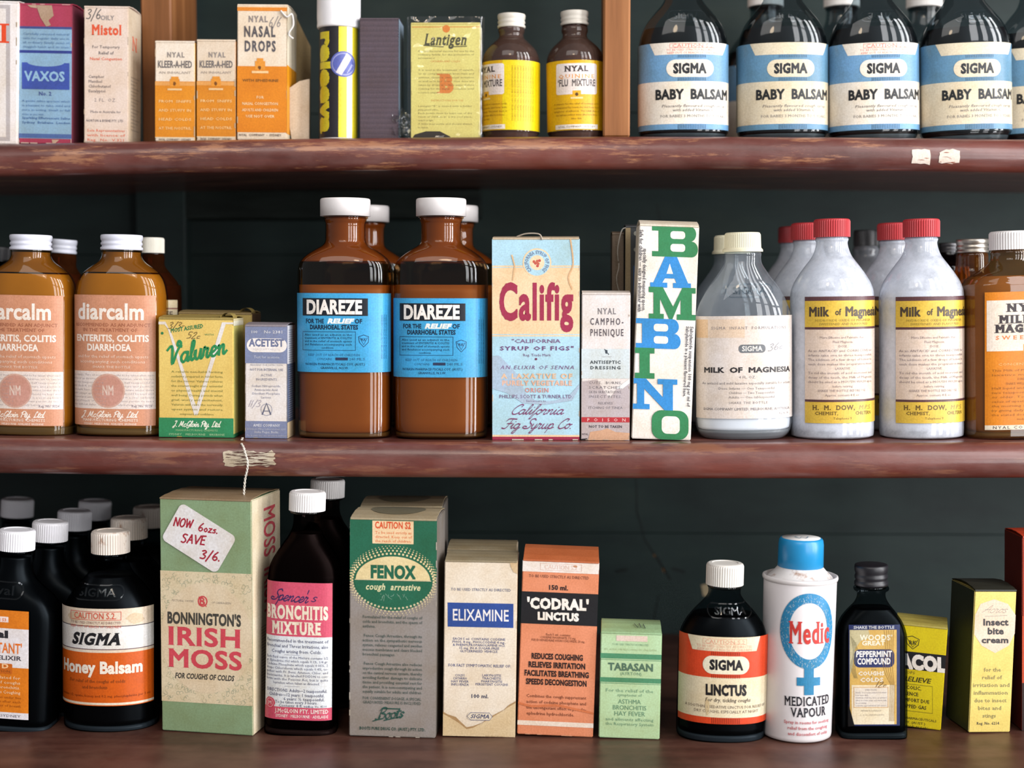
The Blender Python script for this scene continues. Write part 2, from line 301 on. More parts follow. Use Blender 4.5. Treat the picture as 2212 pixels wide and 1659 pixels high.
# ------------------------------------------------------------------ printed artwork in a plane (pixel units of its own item, y down)
class Art:
    def __init__(s): s.sh = []; s.L = 0; s.c = 0
    def _a(s, v, f, c, up=True, L=None):
        if up: s.L += 1
        s.c += 1
        if L is None: L = s.L if up else s.L + .1 + (s.c % 7) * .04
        s.sh.append((L, lin(c), v, f))
    def p(s, pts, c, up=True):
        if len(pts) <= 4: s._a(pts, [tuple(range(len(pts)))], c, up)
        else: s._a(pts, [tuple(t) for t in tessellate_polygon([[Vector((x, y, 0)) for x, y in pts]])], c, up)
    def r(s, x0, y0, x1, y1, c, up=True): s.p([(x0, y0), (x1, y0), (x1, y1), (x0, y1)], c, up)
    def arcp(s, cx, cy, rx, ry, a0, a1, n=40): return [(cx + rx * math.cos(math.radians(a0 + (a1 - a0) * i / n)), cy + ry * math.sin(math.radians(a0 + (a1 - a0) * i / n))) for i in range(n + 1)]
    def e(s, cx, cy, rx, ry, c, up=True, n=28): s.p(s.arcp(cx, cy, rx, ry, 0, 360 - 360 / n, n - 1), c, up)
    def ring(s, cx, cy, rx, ry, t, c, up=True, n=32):
        o = s.arcp(cx, cy, rx, ry, 0, 360, n); i = s.arcp(cx, cy, rx - t, ry - t, 0, 360, n)
        s._a(o + i, [(k, k + 1, n + 2 + k, n + 1 + k) for k in range(n)], c, up)
    def pill(s, x0, y0, x1, y1, c, r=None, up=True):
        r = r or (y1 - y0) / 2; P = []
        for cx, cy, a in ((x1 - r, y0 + r, -90), (x1 - r, y1 - r, 0), (x0 + r, y1 - r, 90), (x0 + r, y0 + r, 180)): P += s.arcp(cx, cy, r, r, a, a + 90, 7)
        s.p(P, c, up)
    def fr(s, x0, y0, x1, y1, t, c):
        s.L += 1
        for q in ((x0, y0, x1, y0 + t), (x0, y1 - t, x1, y1), (x0, y0, x0 + t, y1), (x1 - t, y0, x1, y1)): s.r(*q, c, up=False)
    def ln(s, pts, w, c, up=False, wmin=None, pen=50):
        v, f = [], []
        for i, p in enumerate(pts):
            q = pts[min(i + 1, len(pts) - 1)]; o = pts[max(i - 1, 0)]; dx, dy = q[0] - o[0], q[1] - o[1]; l = math.hypot(dx, dy) or 1
            ww = w
            if wmin is not None: ww = wmin + (w - wmin) * abs(math.sin(math.atan2(-dy, dx) - math.radians(pen)))  if pen is not None else w
            nx, ny = -dy / l * ww / 2, dx / l * ww / 2; ex = 0
            if i == 0: ex = -ww * .35
            if i == len(pts) - 1: ex = ww * .35
            v += [(p[0] + nx + dx / l * ex, p[1] + ny + dy / l * ex), (p[0] - nx + dx / l * ex, p[1] - ny + dy / l * ex)]
        f = [(2 * i, 2 * i + 2, 2 * i + 3, 2 * i + 1) for i in range(len(pts) - 1)]
        if up: s.L += 1
        for i in range(0, len(f), 5):
            s.c += 1; g = f[i:i + 5]; o = g[0][0]; s.sh.append((s.L + .45 + (s.c % 11) * .04, lin(c), v[o:o + 2 * len(g) + 2], [tuple(q - o for q in t) for t in g]))
    def t(s, txt, x, y, h, c, w=None, b=0., sl=0., sf=0, al='c', tr=0., ang=0, sx=1., warp=None, res=None):
        b = b * .55 if h < 6.3 else b * .85 if h < 9 else b * 1.25
        res = res or (1 if h < 9 else 2 if h < 22 else 4); u = h / .682; V, Fc = [], []; pen = 0; n0 = 0; bd = []
        for ch in txt:
            v, f, adv, ser = glyph(ch, b, res); adv += b * .6
            base = len(V); V += [(pen + a, q) for a, q in v]; Fc += [tuple(i + base for i in t) for t in f]; bd += [len(Fc) - len(f) + q for q, t in enumerate(f) if len(t) == 4]
            if sf:
                for (x0, x1, yy, d) in ser:
                    if x1 - x0 > .34: x0 -= .05; x1 -= .1 if False else 0
                    e = .075 * sf; k = len(V); yb = yy + d * .055 * min(sf, 1.3)
                    V += [(pen + x0 - e, yy), (pen + x1 + e, yy), (pen + x1 + e, yb), (pen + x0 - e, yb)]; Fc.append((k, k + 1, k + 2, k + 3)); bd.append(len(Fc) - 1)
                adv += .07 * sf
            pen += adv + tr
        pen -= tr
        k = (w / (pen * u)) if w else sx
        W = pen * u * k; ox = {'c': -W / 2, 'l': 0, 'r': -W}[al]; ca, sa = math.cos(math.radians(ang)), math.sin(math.radians(ang)); out = []
        for a, q in V:
            X = ox + (a + q * sl) * u * k; Yq = -q * u
            if warp: X, Yq = warp(X, Yq); out.append((X, Yq)); continue
            out.append((x + X * ca - Yq * sa, y + X * sa + Yq * ca))
        if not out: return
        bs = set(bd); s._a(out, [t for i, t in enumerate(Fc) if i not in bs], c, False, L=s.L + .92)
        for m in range(9):
            g = [Fc[i] for j, i in enumerate(bd) if j % 9 == m]
            if g: s._a(out, g, c, False, L=s.L + .5 + m * .045)
    def k(s, txt, x, y, xh, c, wd, wmin=None, w=None, sl=.3, al='l', ang=0, hand=False, pen=50):
        st, p = [], 0
        for ch in txt:
            adv, ss = SC[ch + ('1' if hand else '')]
            for q in ss: st.append([(p + a + b * sl, b) for a, b in catmull(q, 5)])
            p += adv
        kx = (w / (p * xh)) if w else 1; ox = {'l': 0, 'c': -p * xh * kx / 2, 'r': -p * xh * kx}[al]; ca, sa = math.cos(math.radians(ang)), math.sin(math.radians(ang))
        for q in st:
            s.ln([(x + (ox + a * xh * kx) * ca + b * xh * sa, y + (ox + a * xh * kx) * sa - b * xh * ca) for a, b in q], wd, c, wmin=wmin, pen=pen)
    def para(s, lines, x0, x1, y, dy, h, c, just=True, b=0., sx=1.):
        for i, l in enumerate(lines):
            if not l: continue
            if l[0] == '<': s.t(l[1:], x0, y + i * dy, h, c, al='l', b=b, sx=sx)
            elif l[0] == '^' or not just: s.t(l.lstrip('^'), (x0 + x1) / 2, y + i * dy, h, c, b=b, sx=sx)
            else: s.t(l, (x0 + x1) / 2, y + i * dy, h, c, w=x1 - x0, b=b)
    def blotch(s, cx, cy, rx, ry, c, n=14, j=.35):
        s.p([(cx + rx * (1 - j * random.random()) * math.cos(2 * math.pi * i / n), cy + ry * (1 - j * random.random()) * math.sin(2 * math.pi * i / n)) for i in range(n)], c)
    def wear(s, x0, y0, x1, y1, c, n=14, sz=3):
        s.L += 1
        for i in range(n):
            e = random.randrange(4); t = random.random()
            cx, cy = [(x0 + t * (x1 - x0), y0 + 1), (x0 + t * (x1 - x0), y1 - 1), (x0 + 1, y0 + t * (y1 - y0)), (x1 - 1, y0 + t * (y1 - y0))][e]
            rx, ry = (sz * (1 + random.random() * 2), sz * .35) if e < 2 else (sz * .35, sz * (1 + random.random() * 2))
            s.r(max(x0, cx - rx), max(y0, cy - ry), min(x1, cx + rx), min(y1, cy + ry), c, up=False)
    def mesh(s, conv, mapper, step=None, part=None, lift=.00012):
        """conv: art px -> (u, v) metres on the sheet; mapper(u, v, h) -> 3D"""
        V, Fc, Cc = [], [], []
        sh = s.sh if part is None else (s.sh[:part] if part > 0 else s.sh[-part:])
        for L, c, v, f in sh:
            h = lift + L * .00003; P = [conv(a, b) for a, b in v]; cache = {}
            for face in f:
                poly = [P[i] for i in face]
                if step and math.floor(min(q[0] for q in poly) / step + 1e-4) != math.floor(max(q[0] for q in poly) / step - 1e-4):
                    k0 = math.floor(min(q[0] for q in poly) / step + 1e-4); k1 = math.ceil(max(q[0] for q in poly) / step - 1e-4)
                    for k in range(k0, k1):
                        q = clip(clip(poly, k * step, 1), (k + 1) * step, -1)
                        if len(q) >= 3:
                            b = len(V); V += [mapper(a, d, h) for a, d in q]; Fc.append(tuple(range(b, b + len(q)))); Cc.append(c)
                else:
                    idx = []
                    for i in face:
                        if i not in cache: cache[i] = len(V); V.append(mapper(P[i][0], P[i][1], h))
                        idx.append(cache[i])
                    Fc.append(tuple(idx)); Cc.append(c)
        return mesh(V, Fc, False, Cc)
def clip(poly, x, sg):
    out = []; n = len(poly)
    for i in range(n):
        a, b = poly[i], poly[(i + 1) % n]; da, db = (a[0] - x) * sg, (b[0] - x) * sg
        if da >= 0: out.append(a)
        if (da > 0 > db) or (da < 0 < db): t = da / (da - db); out.append((a[0] + (b[0] - a[0]) * t, a[1] + (b[1] - a[1]) * t))
    return out
# ------------------------------------------------------------------ cartons
def carton(name, label, sh, bl, br, tl, tr, depth, col, Y=None, yaw=None, art=None, side=None, sideart=None, lid=None, lidart=None, left=None, group=None, bulge=.0012, cat='box', sideleft=False):
    """corner pixels of the front; depth in m; col/side/lid hex colours"""
    zf = ZS[sh]; by = (bl[1] + br[1]) / 2; bx = (bl[0] + br[0]) / 2; tx = (tl[0] + tr[0]) / 2; ty = (tl[1] + tr[1]) / 2
    if Y is None:
        A, B = unZ(bl[0], bl[1], zf(0)), unZ(br[0], br[1], zf(0)); P0 = (A + B) / 2; wd = (B - A).length; yw = math.atan2(B.y - A.y, B.x - A.x)
        if yaw is not None: yw = yaw; wd = (B.x - A.x) / math.cos(yw)
    else:
        P0 = unY(bx, by, Y); P0.z = zf(P0.x); yw = yaw or 0; wd = (br[0] - bl[0]) * K(Y) / math.cos(yw)
    T = unY(tx, ty, P0.y); H = math.hypot(T.z - P0.z, T.x - P0.x); roll = math.atan2(T.x - P0.x, T.z - P0.z)
    sc = H / math.hypot(tx - bx, ty - by); lift = abs(math.sin(roll)) * wd / 2
    root = empty(name, label, cat, (P0.x, P0.y, P0.z + lift + .0002), (0, roll, yw), group)
    w2 = wd / 2
    bm = bmesh.new(); bmesh.ops.create_cube(bm, size=1)
    for v in bm.verts: v.co = Vector((v.co.x * wd, (v.co.y + .5) * depth, (v.co.z + .5) * H))
    bmesh.ops.bevel(bm, geom=bm.edges[:], offset=.0005, segments=2, affect='EDGES'); bmesh.ops.recalc_face_normals(bm, faces=bm.faces)
    me = bpy.data.meshes.new('mesh'); cl = []
    for f in bm.faces: cl.append(side if (side and abs(f.normal.x) > .7 and (f.normal.x > 0 or not left)) else left if (left and f.normal.x < -.7) else col)
    bm.to_mesh(me); bm.free(); at = me.color_attributes.new('Col', 'FLOAT_COLOR', 'CORNER'); buf = []
    for p, c in zip(me.polygons, cl): buf.extend(list(lin(c)) * p.loop_total)
    at.data.foreach_set('color', buf)
    body = link('carton', me, mat('paper'), root)
    # tuck-in lid: a slightly bulged flap with a free edge
    n = 8; V, Fc = [], []
    pr = [(-.0004, H - .0006), (-.0003, H + .0003)] + [(depth * i / n, H + .0004 + bulge * math.sin(math.pi * i / n) + .0002 * (i % 2)) for i in range(1, n)] + [(depth * 1.0, H + .0004)]
    for x in (-w2 * .985, w2 * .985):
        for y, z in pr: V.append((x, y, z))
    for x in (-w2 * .985, w2 * .985):
        for y, z in pr: V.append((x, max(y, .0001), min(z - .0005, 9)))
    m = len(pr)
    for i in range(m - 1):
        Fc += [(i, m + i, m + i + 1, i + 1), (2 * m + i, 2 * m + i + 1, 3 * m + i + 1, 3 * m + i), (i, i + 1, 2 * m + i + 1, 2 * m + i), (m + i, 3 * m + i, 3 * m + i + 1, m + i + 1)]
    Fc += [(0, 2 * m, 3 * m, m), (m - 1, 2 * m - 1, 4 * m - 1, 3 * m - 1)]
    lidc = lid or col; lo = link('lid_flap', mesh(V, Fc, False, [lidc] * len(Fc)), mat('paper'), root)
    for p in lo.data.polygons: p.use_smooth = False
    if lidart:
        def lm(u, v, h):
            t = min(max(v / depth, 0), 1); return (u, v, H + .0006 + bulge * math.sin(math.pi * t) + h)
        link('printing', lidart.mesh(lambda a, b: ((a - .5) * wd, b * depth), lm, None, lift=.0001), mat('paper'), lo)
    def conv(a, b):
        f = (by - b) / (by - ty); return ((a - (bx + (tx - bx) * f)) * sc / math.cos(yw), (by - b) * sc)
    if art: link('printing', art.mesh(conv, lambda u, v, h: (max(-w2, min(w2, u)), -h + .00005, max(0, min(H, v)))), mat('paper'), body)
    if sideart:   # unit coordinates: x 0..1 front to back, y 0..1 top down
        sg = -1 if sideleft else 1
        link('side_printing', sideart.mesh(lambda a, b: (a * depth, (1 - b) * H), lambda u, v, h: (sg * (w2 + h - .00005), u, v)), mat('paper'), body)
    root['_d'] = 0; del root['_d']
    return root, dict(P=P0, H=H, w=wd, d=depth, sc=sc, body=body, yaw=yw, conv=conv)
# ------------------------------------------------------------------ bottles
def bottle(name, label, sh, base, top, prof, Y=None, dr=.7, n=2.0, glass='#d8dede', liquid=None, level=None, cap=None, art=None, group=None, film=0, fcol='#c9cdd6', emboss=None, yaw=0, cat='bottle', first=1, floor_px=9, lip=True, residue=None):
    """prof: (py, half width px) top to bottom; base / top: pixel of the axis foot (front contact) and axis head"""
    zf = ZS[sh]; aw = max(p[1] for p in prof)
    if Y is None: P0 = unZ(base[0], base[1], zf(0)); Yf = P0.y
    else: P0 = unY(base[0], base[1], Y); P0.z = zf(P0.x); Yf = Y
    a0 = aw * K(Yf) * 1.0; b0 = a0 * dr; Yc = Yf + b0; kc = K(Yc); a0 = aw * kc
    X = P0.x * (DIST + Yc) / (DIST + Yf) if False else P0.x
    # axis seen at depth Yc: keep the pixel column of the foot
    X = unY(base[0], base[1], Yc).x
    T = unY(top[0], top[1], Yc); roll = math.atan2(T.x - X, T.z - P0.z)
    root = empty(name, label, cat, (X, Yc, P0.z + .0002), (0, roll, yaw), group)
    def zc(py): return max(0, unY(base[0], py, Yc).z - P0.z)
    def zfr(py): return unY(base[0], py, Yf).z - P0.z
    # foot in the silhouette plane is hidden; bottom ring sits on the board
    pp = [(zc(py), hw * kc) for py, hw in prof]; pp[-1] = (0.0, pp[-1][1])
    rs = catmull(pp, 5)[::-1]
    an = min(p[1] for p in prof[:6]) * kc
    def sec(a):
        b = min(a, b0 + (a - b0) * .0) if a > b0 else a; t = max(0, min(1, (a / a0 - .45) / .5)); t = t * t * (3 - 2 * t)
        g = max(0, min(1, (a - an) / (a0 - an))); b = an + (b0 - an) * g ** .72 if a > an else a
        return min(b, a) if a < a0 * .5 else b, 2 + (n - 2) * t
    rings = []
    for z, a in rs:
        b, q = sec(a)
        if z < .004: b = b0 * a / a0
        rings.append((z, a, b, q))
    gb = link('glass_body', loft(rings), mat('glass', glass, film=film, fcol=fcol) if film else mat('glass', glass), root)
    th = .0011
    if liquid:
        zl = zc(level); R = [r for r in rings if floor_px * kc < r[0] < zl]
        def at(z):
            for i in range(len(rings) - 1):
                if rings[i][0] <= z <= rings[i + 1][0]:
                    t = (z - rings[i][0]) / max(1e-9, rings[i + 1][0] - rings[i][0]); return tuple(rings[i][j] * (1 - t) + rings[i + 1][j] * t for j in range(4))
            return rings[-1]
        z0 = floor_px * kc; r0 = at(z0); r1 = at(zl)
        R = [(z0, r0[1] * .86, r0[2] * .86, r0[3]), (z0 + .0006, r0[1] * .95, r0[2] * .95, r0[3])] + [r for r in R if r[0] > z0 + .001] + [(zl, r1[1], r1[2], r1[3])]
        link('liquid', loft([(z, max(a - th, .001), max(b - th, .001), q) for z, a, b, q in R]), mat('liquid', liquid), root)
        z1b = z0 + .0004; rb = [r for r in rings if r[0] < z0 * .9]
        if len(rb) > 1: link('thick_base', loft([(max(z, .0003), a * .975, b * .975, q) for z, a, b, q in rb] + [(z1b, r0[1] * .97, r0[2] * .97, r0[3])]), mat('liquid', mixc(glass, '#06080a', .86)), root)  # near-black colour stands in for the dark refraction in the thick glass
    if residue:
        za, zb_ = zc(residue[1]), zc(residue[0]); R = [r for r in rings if za <= r[0] <= zb_]
        link('dried_residue', loft([(z, a - .0006, b - .0006, q) for z, a, b, q in R], close=False), mat('liquid', residue[2]), root)
    if cap:
        cy0, cy1, chw, ccol, style = cap[:5]; zb, zt = zc(cy1), zc(cy0); r = chw * kc; h = zt - zb; kw = cap[5] if len(cap) > 5 else {}
        if style == 'ribbed': P = [(r * .93, zb, 0), (r * .96, zb, 1), (r * .96, zt - h * .14, 1), (r * .95, zt - h * .04, 0), (r * .88, zt, 0), (r * .7, zt + h * .012, 0), (r * .68, zt - h * .02, 0), (r * .1, zt - h * .02, 0)]; me = lathe(P, ribs=48, amp=.035)
        elif style == 'flared': P = [(r * .98, zb, 0), (r * 1.03, zb, 0), (r * 1.03, zb + h * .1, 0), (r * .95, zb + h * .2, 0), (r * .92, zb + h * .22, 1), (r * .9, zt - h * .12, 1), (r * .86, zt - h * .02, 0), (r * .8, zt, 0), (r * .1, zt, 0)]; me = lathe(P, ribs=60, amp=.02)
        elif style == 'smooth': P = [(r * .9, zb, 0), (r, zb, 0), (r, zt - h * .12, 0), (r * .985, zt - h * .04, 0), (r * .95, zt, 0), (r * .85, zt + h * .01, 0), (r * .1, zt + h * .01, 0)]; me = lathe(P)
        elif style == 'screw': P = [(r * .88, zb, 0), (r * .98, zb, 0), (r, zb + h * .06, 0), (r, zb + h * .16, 0), (r * .93, zb + h * .22, 0), (r * .93, zb + h * .3, 0), (r * .98, zb + h * .36, 0), (r * .98, zb + h * .46, 0), (r * .94, zb + h * .52, 0), (r * .94, zb + h * .6, 0), (r * .98, zb + h * .66, 0), (r, zt - h * .12, 0), (r * .97, zt - h * .02, 0), (r * .9, zt, 0), (r * .1, zt, 0)]; me = lathe(P)
        link('cap', me, mat('metal' if kw.get('metal') else 'plastic', ccol, **({'rust': 1} if kw.get('rust') else {}), **({'rough': kw['rough']} if 'rough' in kw else {})), root)
        if lip: link('neck_ring', lathe([(r * .80, zb - h * .16, 0), (r * .90, zb - h * .12, 0), (r * .90, zb - h * .04, 0), (r * .8, zb + .0002, 0)]), mat('glass', glass), root)
    # arc-length table of the front of the body section
    tab = []; N = 400; acc = 0; prev = None
    for i in range(N + 1):
        t = math.pi / 2 * i / N; x = a0 * sgn(math.sin(t), 2 / n); y = -b0 * sgn(math.cos(t), 2 / n)
        if prev: acc += math.hypot(x - prev[0], y - prev[1])
        tab.append((acc, x, y)); prev = (x, y)
    def mapper(u, v, h):
        au = min(abs(u), tab[-1][0] * .9999); lo, hi = 0, N
        while hi - lo > 1:
            m = (lo + hi) // 2
            if tab[m][0] <= au: lo = m
            else: hi = m
        A, B = tab[lo], tab[hi]; t = (au - A[0]) / max(1e-9, B[0] - A[0]); x = A[1] + (B[1] - A[1]) * t; y = A[2] + (B[2] - A[2]) * t
        dx, dy = B[1] - A[1], B[2] - A[2]; l = math.hypot(dx, dy) or 1; nx, ny = dy / l, -dx / l
        if abs(u) > tab[-1][0]: y += min(abs(u) - tab[-1][0], b0 * .5)
        return (math.copysign(x + nx * h, u), y + ny * h, v)
    kf = K(Yf); bx, by = base; tx, ty = top
    
    fx = lambda py: bx + (tx - bx) * (by - py) / (by - ty)
    def conv(a, b): return ((a - fx(b)) * kf, zfr(b))
    if art:
        lb = link('label', art.mesh(conv, mapper, .0016, part=first, lift=.0003), mat('label_paper'), root)
        if len(art.sh) > first: link('printing', art.mesh(conv, mapper, .0016, part=-first, lift=.0003), mat('label_paper'), lb)
    if emboss:
        ea = Art(); txt, ex, ey, eh, ew = emboss; ea.t(txt, ex, ey, eh, '#ffffff', w=ew, b=.015)
        ea.pillring = None
        rr = eh * .95; o = []
        for (cx, cy, a_) in ((ex + ew / 2, ey - eh / 2, -90), (ex + ew / 2, ey - eh / 2, 0), (ex - ew / 2, ey - eh / 2, 90), (ex - ew / 2, ey - eh / 2, 180)): o += ea.arcp(cx, cy, rr, rr, a_, a_ + 90, 6)
        ea.ln(o + [o[0]], eh * .16, '#ffffff')
        def em(u, v, h):
            for i in range(len(rings) - 1):
                if rings[i][0] <= v <= rings[i + 1][0]:
                    t = (v - rings[i][0]) / max(1e-9, rings[i + 1][0] - rings[i][0]); a = rings[i][1] * (1 - t) + rings[i + 1][1] * t; b = rings[i][2] * (1 - t) + rings[i + 1][2] * t; q = rings[i][3] * (1 - t) + rings[i + 1][3] * t; break
            else: a, b, q = rings[-1][1:]
            y = -b * (max(0, 1 - min(.999, abs(u) / a) ** q)) ** (1 / q); return (u, y - h, v)
        me = ea.mesh(conv, em, .0016, lift=.0001)
        bm = bmesh.new(); bm.from_mesh(me); g = bmesh.ops.extrude_face_region(bm, geom=bm.faces[:])
        for v in g['geom']:
            if isinstance(v, bmesh.types.BMVert): v.co.y -= .0004
        me2 = bpy.data.meshes.new('mesh'); bm.to_mesh(me2); bm.free()
        link('embossed_lettering', me2, mat('glass', '#f2f6f8'), root)
    return root, dict(P=P0, X=X, Yc=Yc, Yf=Yf, kc=kc, a0=a0, b0=b0, zc=zc)
def clone(root, dx, dy, dz, label, group=None, skip=(), name=None, rot=0):
    """copy a thing with its parts and sub-parts; mesh data is shared"""
    def cp(o, par):
        c = o.copy(); COL.objects.link(c); c.parent = par; c.matrix_parent_inverse = o.matrix_parent_inverse.copy() if par else Matrix()
        for ch in [x for x in COL.objects if x.parent == o and x.name.split('.')[0] not in skip]: cp(ch, c)
        return c
    c = cp(root, None); c.location = root.location + Vector((dx, dy, dz)); c['label'] = label; c.rotation_euler.z += rot
    if group: c['group'] = group
    if name: c.name = name
    return c
# ================================================================== the setting and the shelving
def nosed_board(zf, yfront, yback, th, lift_n=65):
    """board swept along x: bullnosed front edge"""
    r = th / 2; prof = [(yback, 0), (yfront + r * .9, 0)]
    for i in range(11):
        a = math.radians(90 + 18 * i); prof.append((yfront + r * .75 + r * .75 * math.cos(a), -r + r * math.sin(a)))
    prof.append((yback, -th)); n = len(prof); V, Fc = [], []
    for i in range(lift_n):
        x = -.8 + 1.6 * i / (lift_n - 1)
        for y, z in prof: V.append((x, y, zf(x) + z))
    for i in range(lift_n - 1):
        for k in range(n): Fc.append((i * n + k, i * n + (k + 1) % n, (i + 1) * n + (k + 1) % n, (i + 1) * n + k))
    Fc += [tuple(range(n))[::-1], tuple((lift_n - 1) * n + k for k in range(n))]
    me = mesh(V, Fc, False); me.flip_normals()
    for p in me.polygons: p.use_smooth = len(p.vertices) == 4 and abs(p.normal.y) > .02
    bm = bmesh.new(); bm.from_mesh(me); bmesh.ops.recalc_face_normals(bm, faces=bm.faces); bm.to_mesh(me); bm.free(); return me
unit = empty('shelving_unit', 'old wooden shelving with worn red-brown rounded shelf edges and a dark brown counter', 'shelving', (0, WALL, Z3C - .03))
def sub(name, me, m, parent=unit, label=None):
    o = link(name, me, m, parent, label); o.matrix_parent_inverse = Matrix.Translation(-unit.location) if parent is unit else Matrix(); return o
TH1 = .0218; TH2 = .0225
s1 = sub('shelf_board', nosed_board(z1, .048, WALL - .012, TH1), mat('shelf', wear=.8), label='upper shelf board, scratched down to pale wood along its edge')
s2 = sub('shelf_board', nosed_board(z2, -.021, WALL - .012, TH2), mat('shelf', wear=.3), label='middle shelf board with a smooth glossy edge')
ct = sub('counter_board', boxm(-.8, .8, -.16, WALL - .012, Z3C - .03, Z3C, .003, segs=3), mat('counter'))
topz = z1(0) + .22
sub('shelf_board', boxm(-.8, .8, .05, WALL - .012, topz, topz + .02, .003), mat('shelf', wear=.3), label='top shelf board above the frame')
def post(xa, xb, sh, y0, depth, zt, m, nm='post'):
    Y = y0; A = unY(xa, 200, Y).x; B = unY(xb, 200, Y).x
    return sub(nm, boxm(A, B, Y, Y + depth, ZS[sh]((A + B) / 2) + .0003, zt, .0012), m)
post(306, 372, 1, .105, .075, topz, mat('pine')); post(1303, 1361, 1, .062, .05, topz, mat('pine'))
post(288, 396, 2, WALL - .03, .018, z1(0) - TH1 - .001, mat('wall'), 'batten')
A_, B_ = unY(400, 440, WALL - .02).x, unY(1040, 440, WALL - .02).x
sub('cleat', boxm(A_, B_, WALL - .028, WALL - .012, z1(0) - TH1 - .024, z1(0) - TH1 - .001, .001), mat('dark_wood'))
# shreds of old price tickets left on the shelf edges
def remnant(cx, cy, w, h, Yf, th, zf, shelf, col, streaks, n, dark=None):
    a = Art(); random.seed(int(cx))
    pts = []
    for i in range(n):
        t = 2 * math.pi * i / n; c, s_ = math.cos(t), math.sin(t); q = 1 / max(abs(c), abs(s_)) * .5
        pts.append((c * q * w * (1 - random.random() * .12), s_ * q * h * (1 - random.random() * .35)))
    a.p(pts, col); a.L += 1
    for i in range(streaks):
        y = random.uniform(-h * .4, h * .4); x = random.uniform(-w * .42, w * .2); L = random.uniform(.1, .4) * w
        a.ln([(x, y), (x + L * .5, y + random.uniform(-2, 2)), (x + L, y + random.uniform(-3, 3))], random.uniform(.6, 2.2), dark or '#5f3128')
    k = K(Yf); X0 = unY(cx, cy, Yf).x; Z0 = unY(cx, cy, Yf).z; r = th / 2
    def mp(u, v, hh):
        z = Z0 + v; zr = (z - (zf(X0 + u) - r)) / r; zr = max(-.97, min(.97, zr)); return (X0 + u, Yf + r * .75 - r * .75 * math.sqrt(1 - zr * zr) - hh, z)
    me0 = a.mesh(lambda x, y: (x * k, -y * k), mp, .001, lift=.0001)
    # slice vertically too so that it follows the nosing
    bm = bmesh.new(); bm.from_mesh(me0)
    zs = [v.co.z for v in bm.verts]
    for i in range(1, 24):
        z = min(zs) + (max(zs) - min(zs)) * i / 24
        bmesh.ops.bisect_plane(bm, geom=bm.verts[:] + bm.edges[:] + bm.faces[:], plane_co=(0, 0, z), plane_no=(0, 0, 1))
    lo = {}
    for v in bm.verts:
        zr = (v.co.z - (zf(v.co.x) - r)) / r; zr = max(-.97, min(.97, zr)); v.co.y = Yf + r * .75 - r * .75 * math.sqrt(1 - zr * zr) - .00022
    for f in bm.faces:
        pass
    bm.to_mesh(me0); bm.free(); return me0
def rem(cx, cy, w, h, Yf, th, zf, shelf, col, streaks, n, dark):
    o = link('paper_remnant', remnant(cx, cy, w, h, Yf, th, zf, shelf, col, 0, n), mat('paper'), shelf); o.matrix_parent_inverse = Matrix()
    random.seed(int(cx) + 5); k = K(Yf); X0 = unY(cx, cy, Yf).x; Z0 = unY(cx, cy, Yf).z; r = th / 2; V, Fc = [], []
    for i in range(streaks):
        y = random.uniform(-h * .42, h * .42); x = random.uniform(-w * .46, w * .2); L = random.uniform(.08, .45) * w; t = random.uniform(.5, 1.9); sl = random.uniform(-.12, .12); m = 6; b = len(V)
        for j in range(m + 1):
            u = x + L * j / m; yy = y + sl * (u - x) + random.uniform(-.6, .6); tt = t * math.sin(math.pi * (j + .3) / (m + .6))
            for e in (-tt / 2, tt / 2):
                z = Z0 - (yy + e) * k; zr = max(-.97, min(.97, (z - (zf(X0 + u * k) - r)) / r)); V.append((X0 + u * k, Yf + r * .75 - r * .75 * math.sqrt(1 - zr * zr) - .0004, z))
        Fc += [(b + 2 * j, b + 2 * j + 2, b + 2 * j + 3, b + 2 * j + 1) for j in range(m)]
    link('grime_streaks', mesh(V, Fc, False, [dark] * len(Fc)), mat('paper'), shelf)
rem(539, 991, 118, 38, -.021, TH2, z2, s2, '#bfb4a2', 46, 44, '#53322b')
rem(1990, 338, 40, 37, .048, TH1, z1, s1, '#dccfc4', 2, 16, '#a2705c')
rem(2051, 339, 46, 36, .048, TH1, z1, s1, '#dccfc4', 7, 20, '#93503c')
# the painted board wall behind
wz0, wz1 = Z3C - .03, topz + .03
wall = link('wall_back', boxm(-.9, .9, WALL, WALL + .02, wz0, wz1), mat('wall')); wall['kind'] = 'structure'; wall['label'] = 'dark teal painted board wall behind the shelves'
bh = .112; zq = wz0; i = 0
while zq < wz1 - .02:
    o = link('board', boxm(-.9, .9, WALL - .012, WALL + .001, zq + .0001, min(zq + bh, wz1) - .0001, .0004), mat('wall'), wall); zq += bh
def wallmark(pts, wd, col, name='crack'):
    V, Fc = [], []
    P = [unY(x, y, WALL - .0122) for x, y in pts]; k = K(WALL)
    for i, p in enumerate(P):
        q = P[min(i + 1, len(P) - 1)] - P[max(i - 1, 0)]; q.normalize(); n = Vector((q.z, 0, -q.x)) * wd * k / 2 * random.uniform(.5, 1.3); V += [p + n, p - n]
    link(name, mesh(V, [(2 * i, 2 * i + 2, 2 * i + 3, 2 * i + 1) for i in range(len(P) - 1)], False, [col] * (len(P) - 1)), mat('paper'), wall)
random.seed(4)
wallmark([(1374, 1030), (1376, 1070), (1375, 1105), (1384, 1130), (1392, 1165), (1410, 1192), (1424, 1212), (1436, 1232), (1448, 1252)], 3.2, '#0c1212')
wallmark([(1424, 1285), (1418, 1310), (1412, 1345)], 2.4, '#101616')
wallmark([(1418, 440), (1424, 470), (1430, 492)], 2.5, '#0c1212'); wallmark([(1452, 1228), (1480, 1236)], 5, '#141d1c'); wallmark([(1330, 1235), (1356, 1230)], 6, '#141d1c')
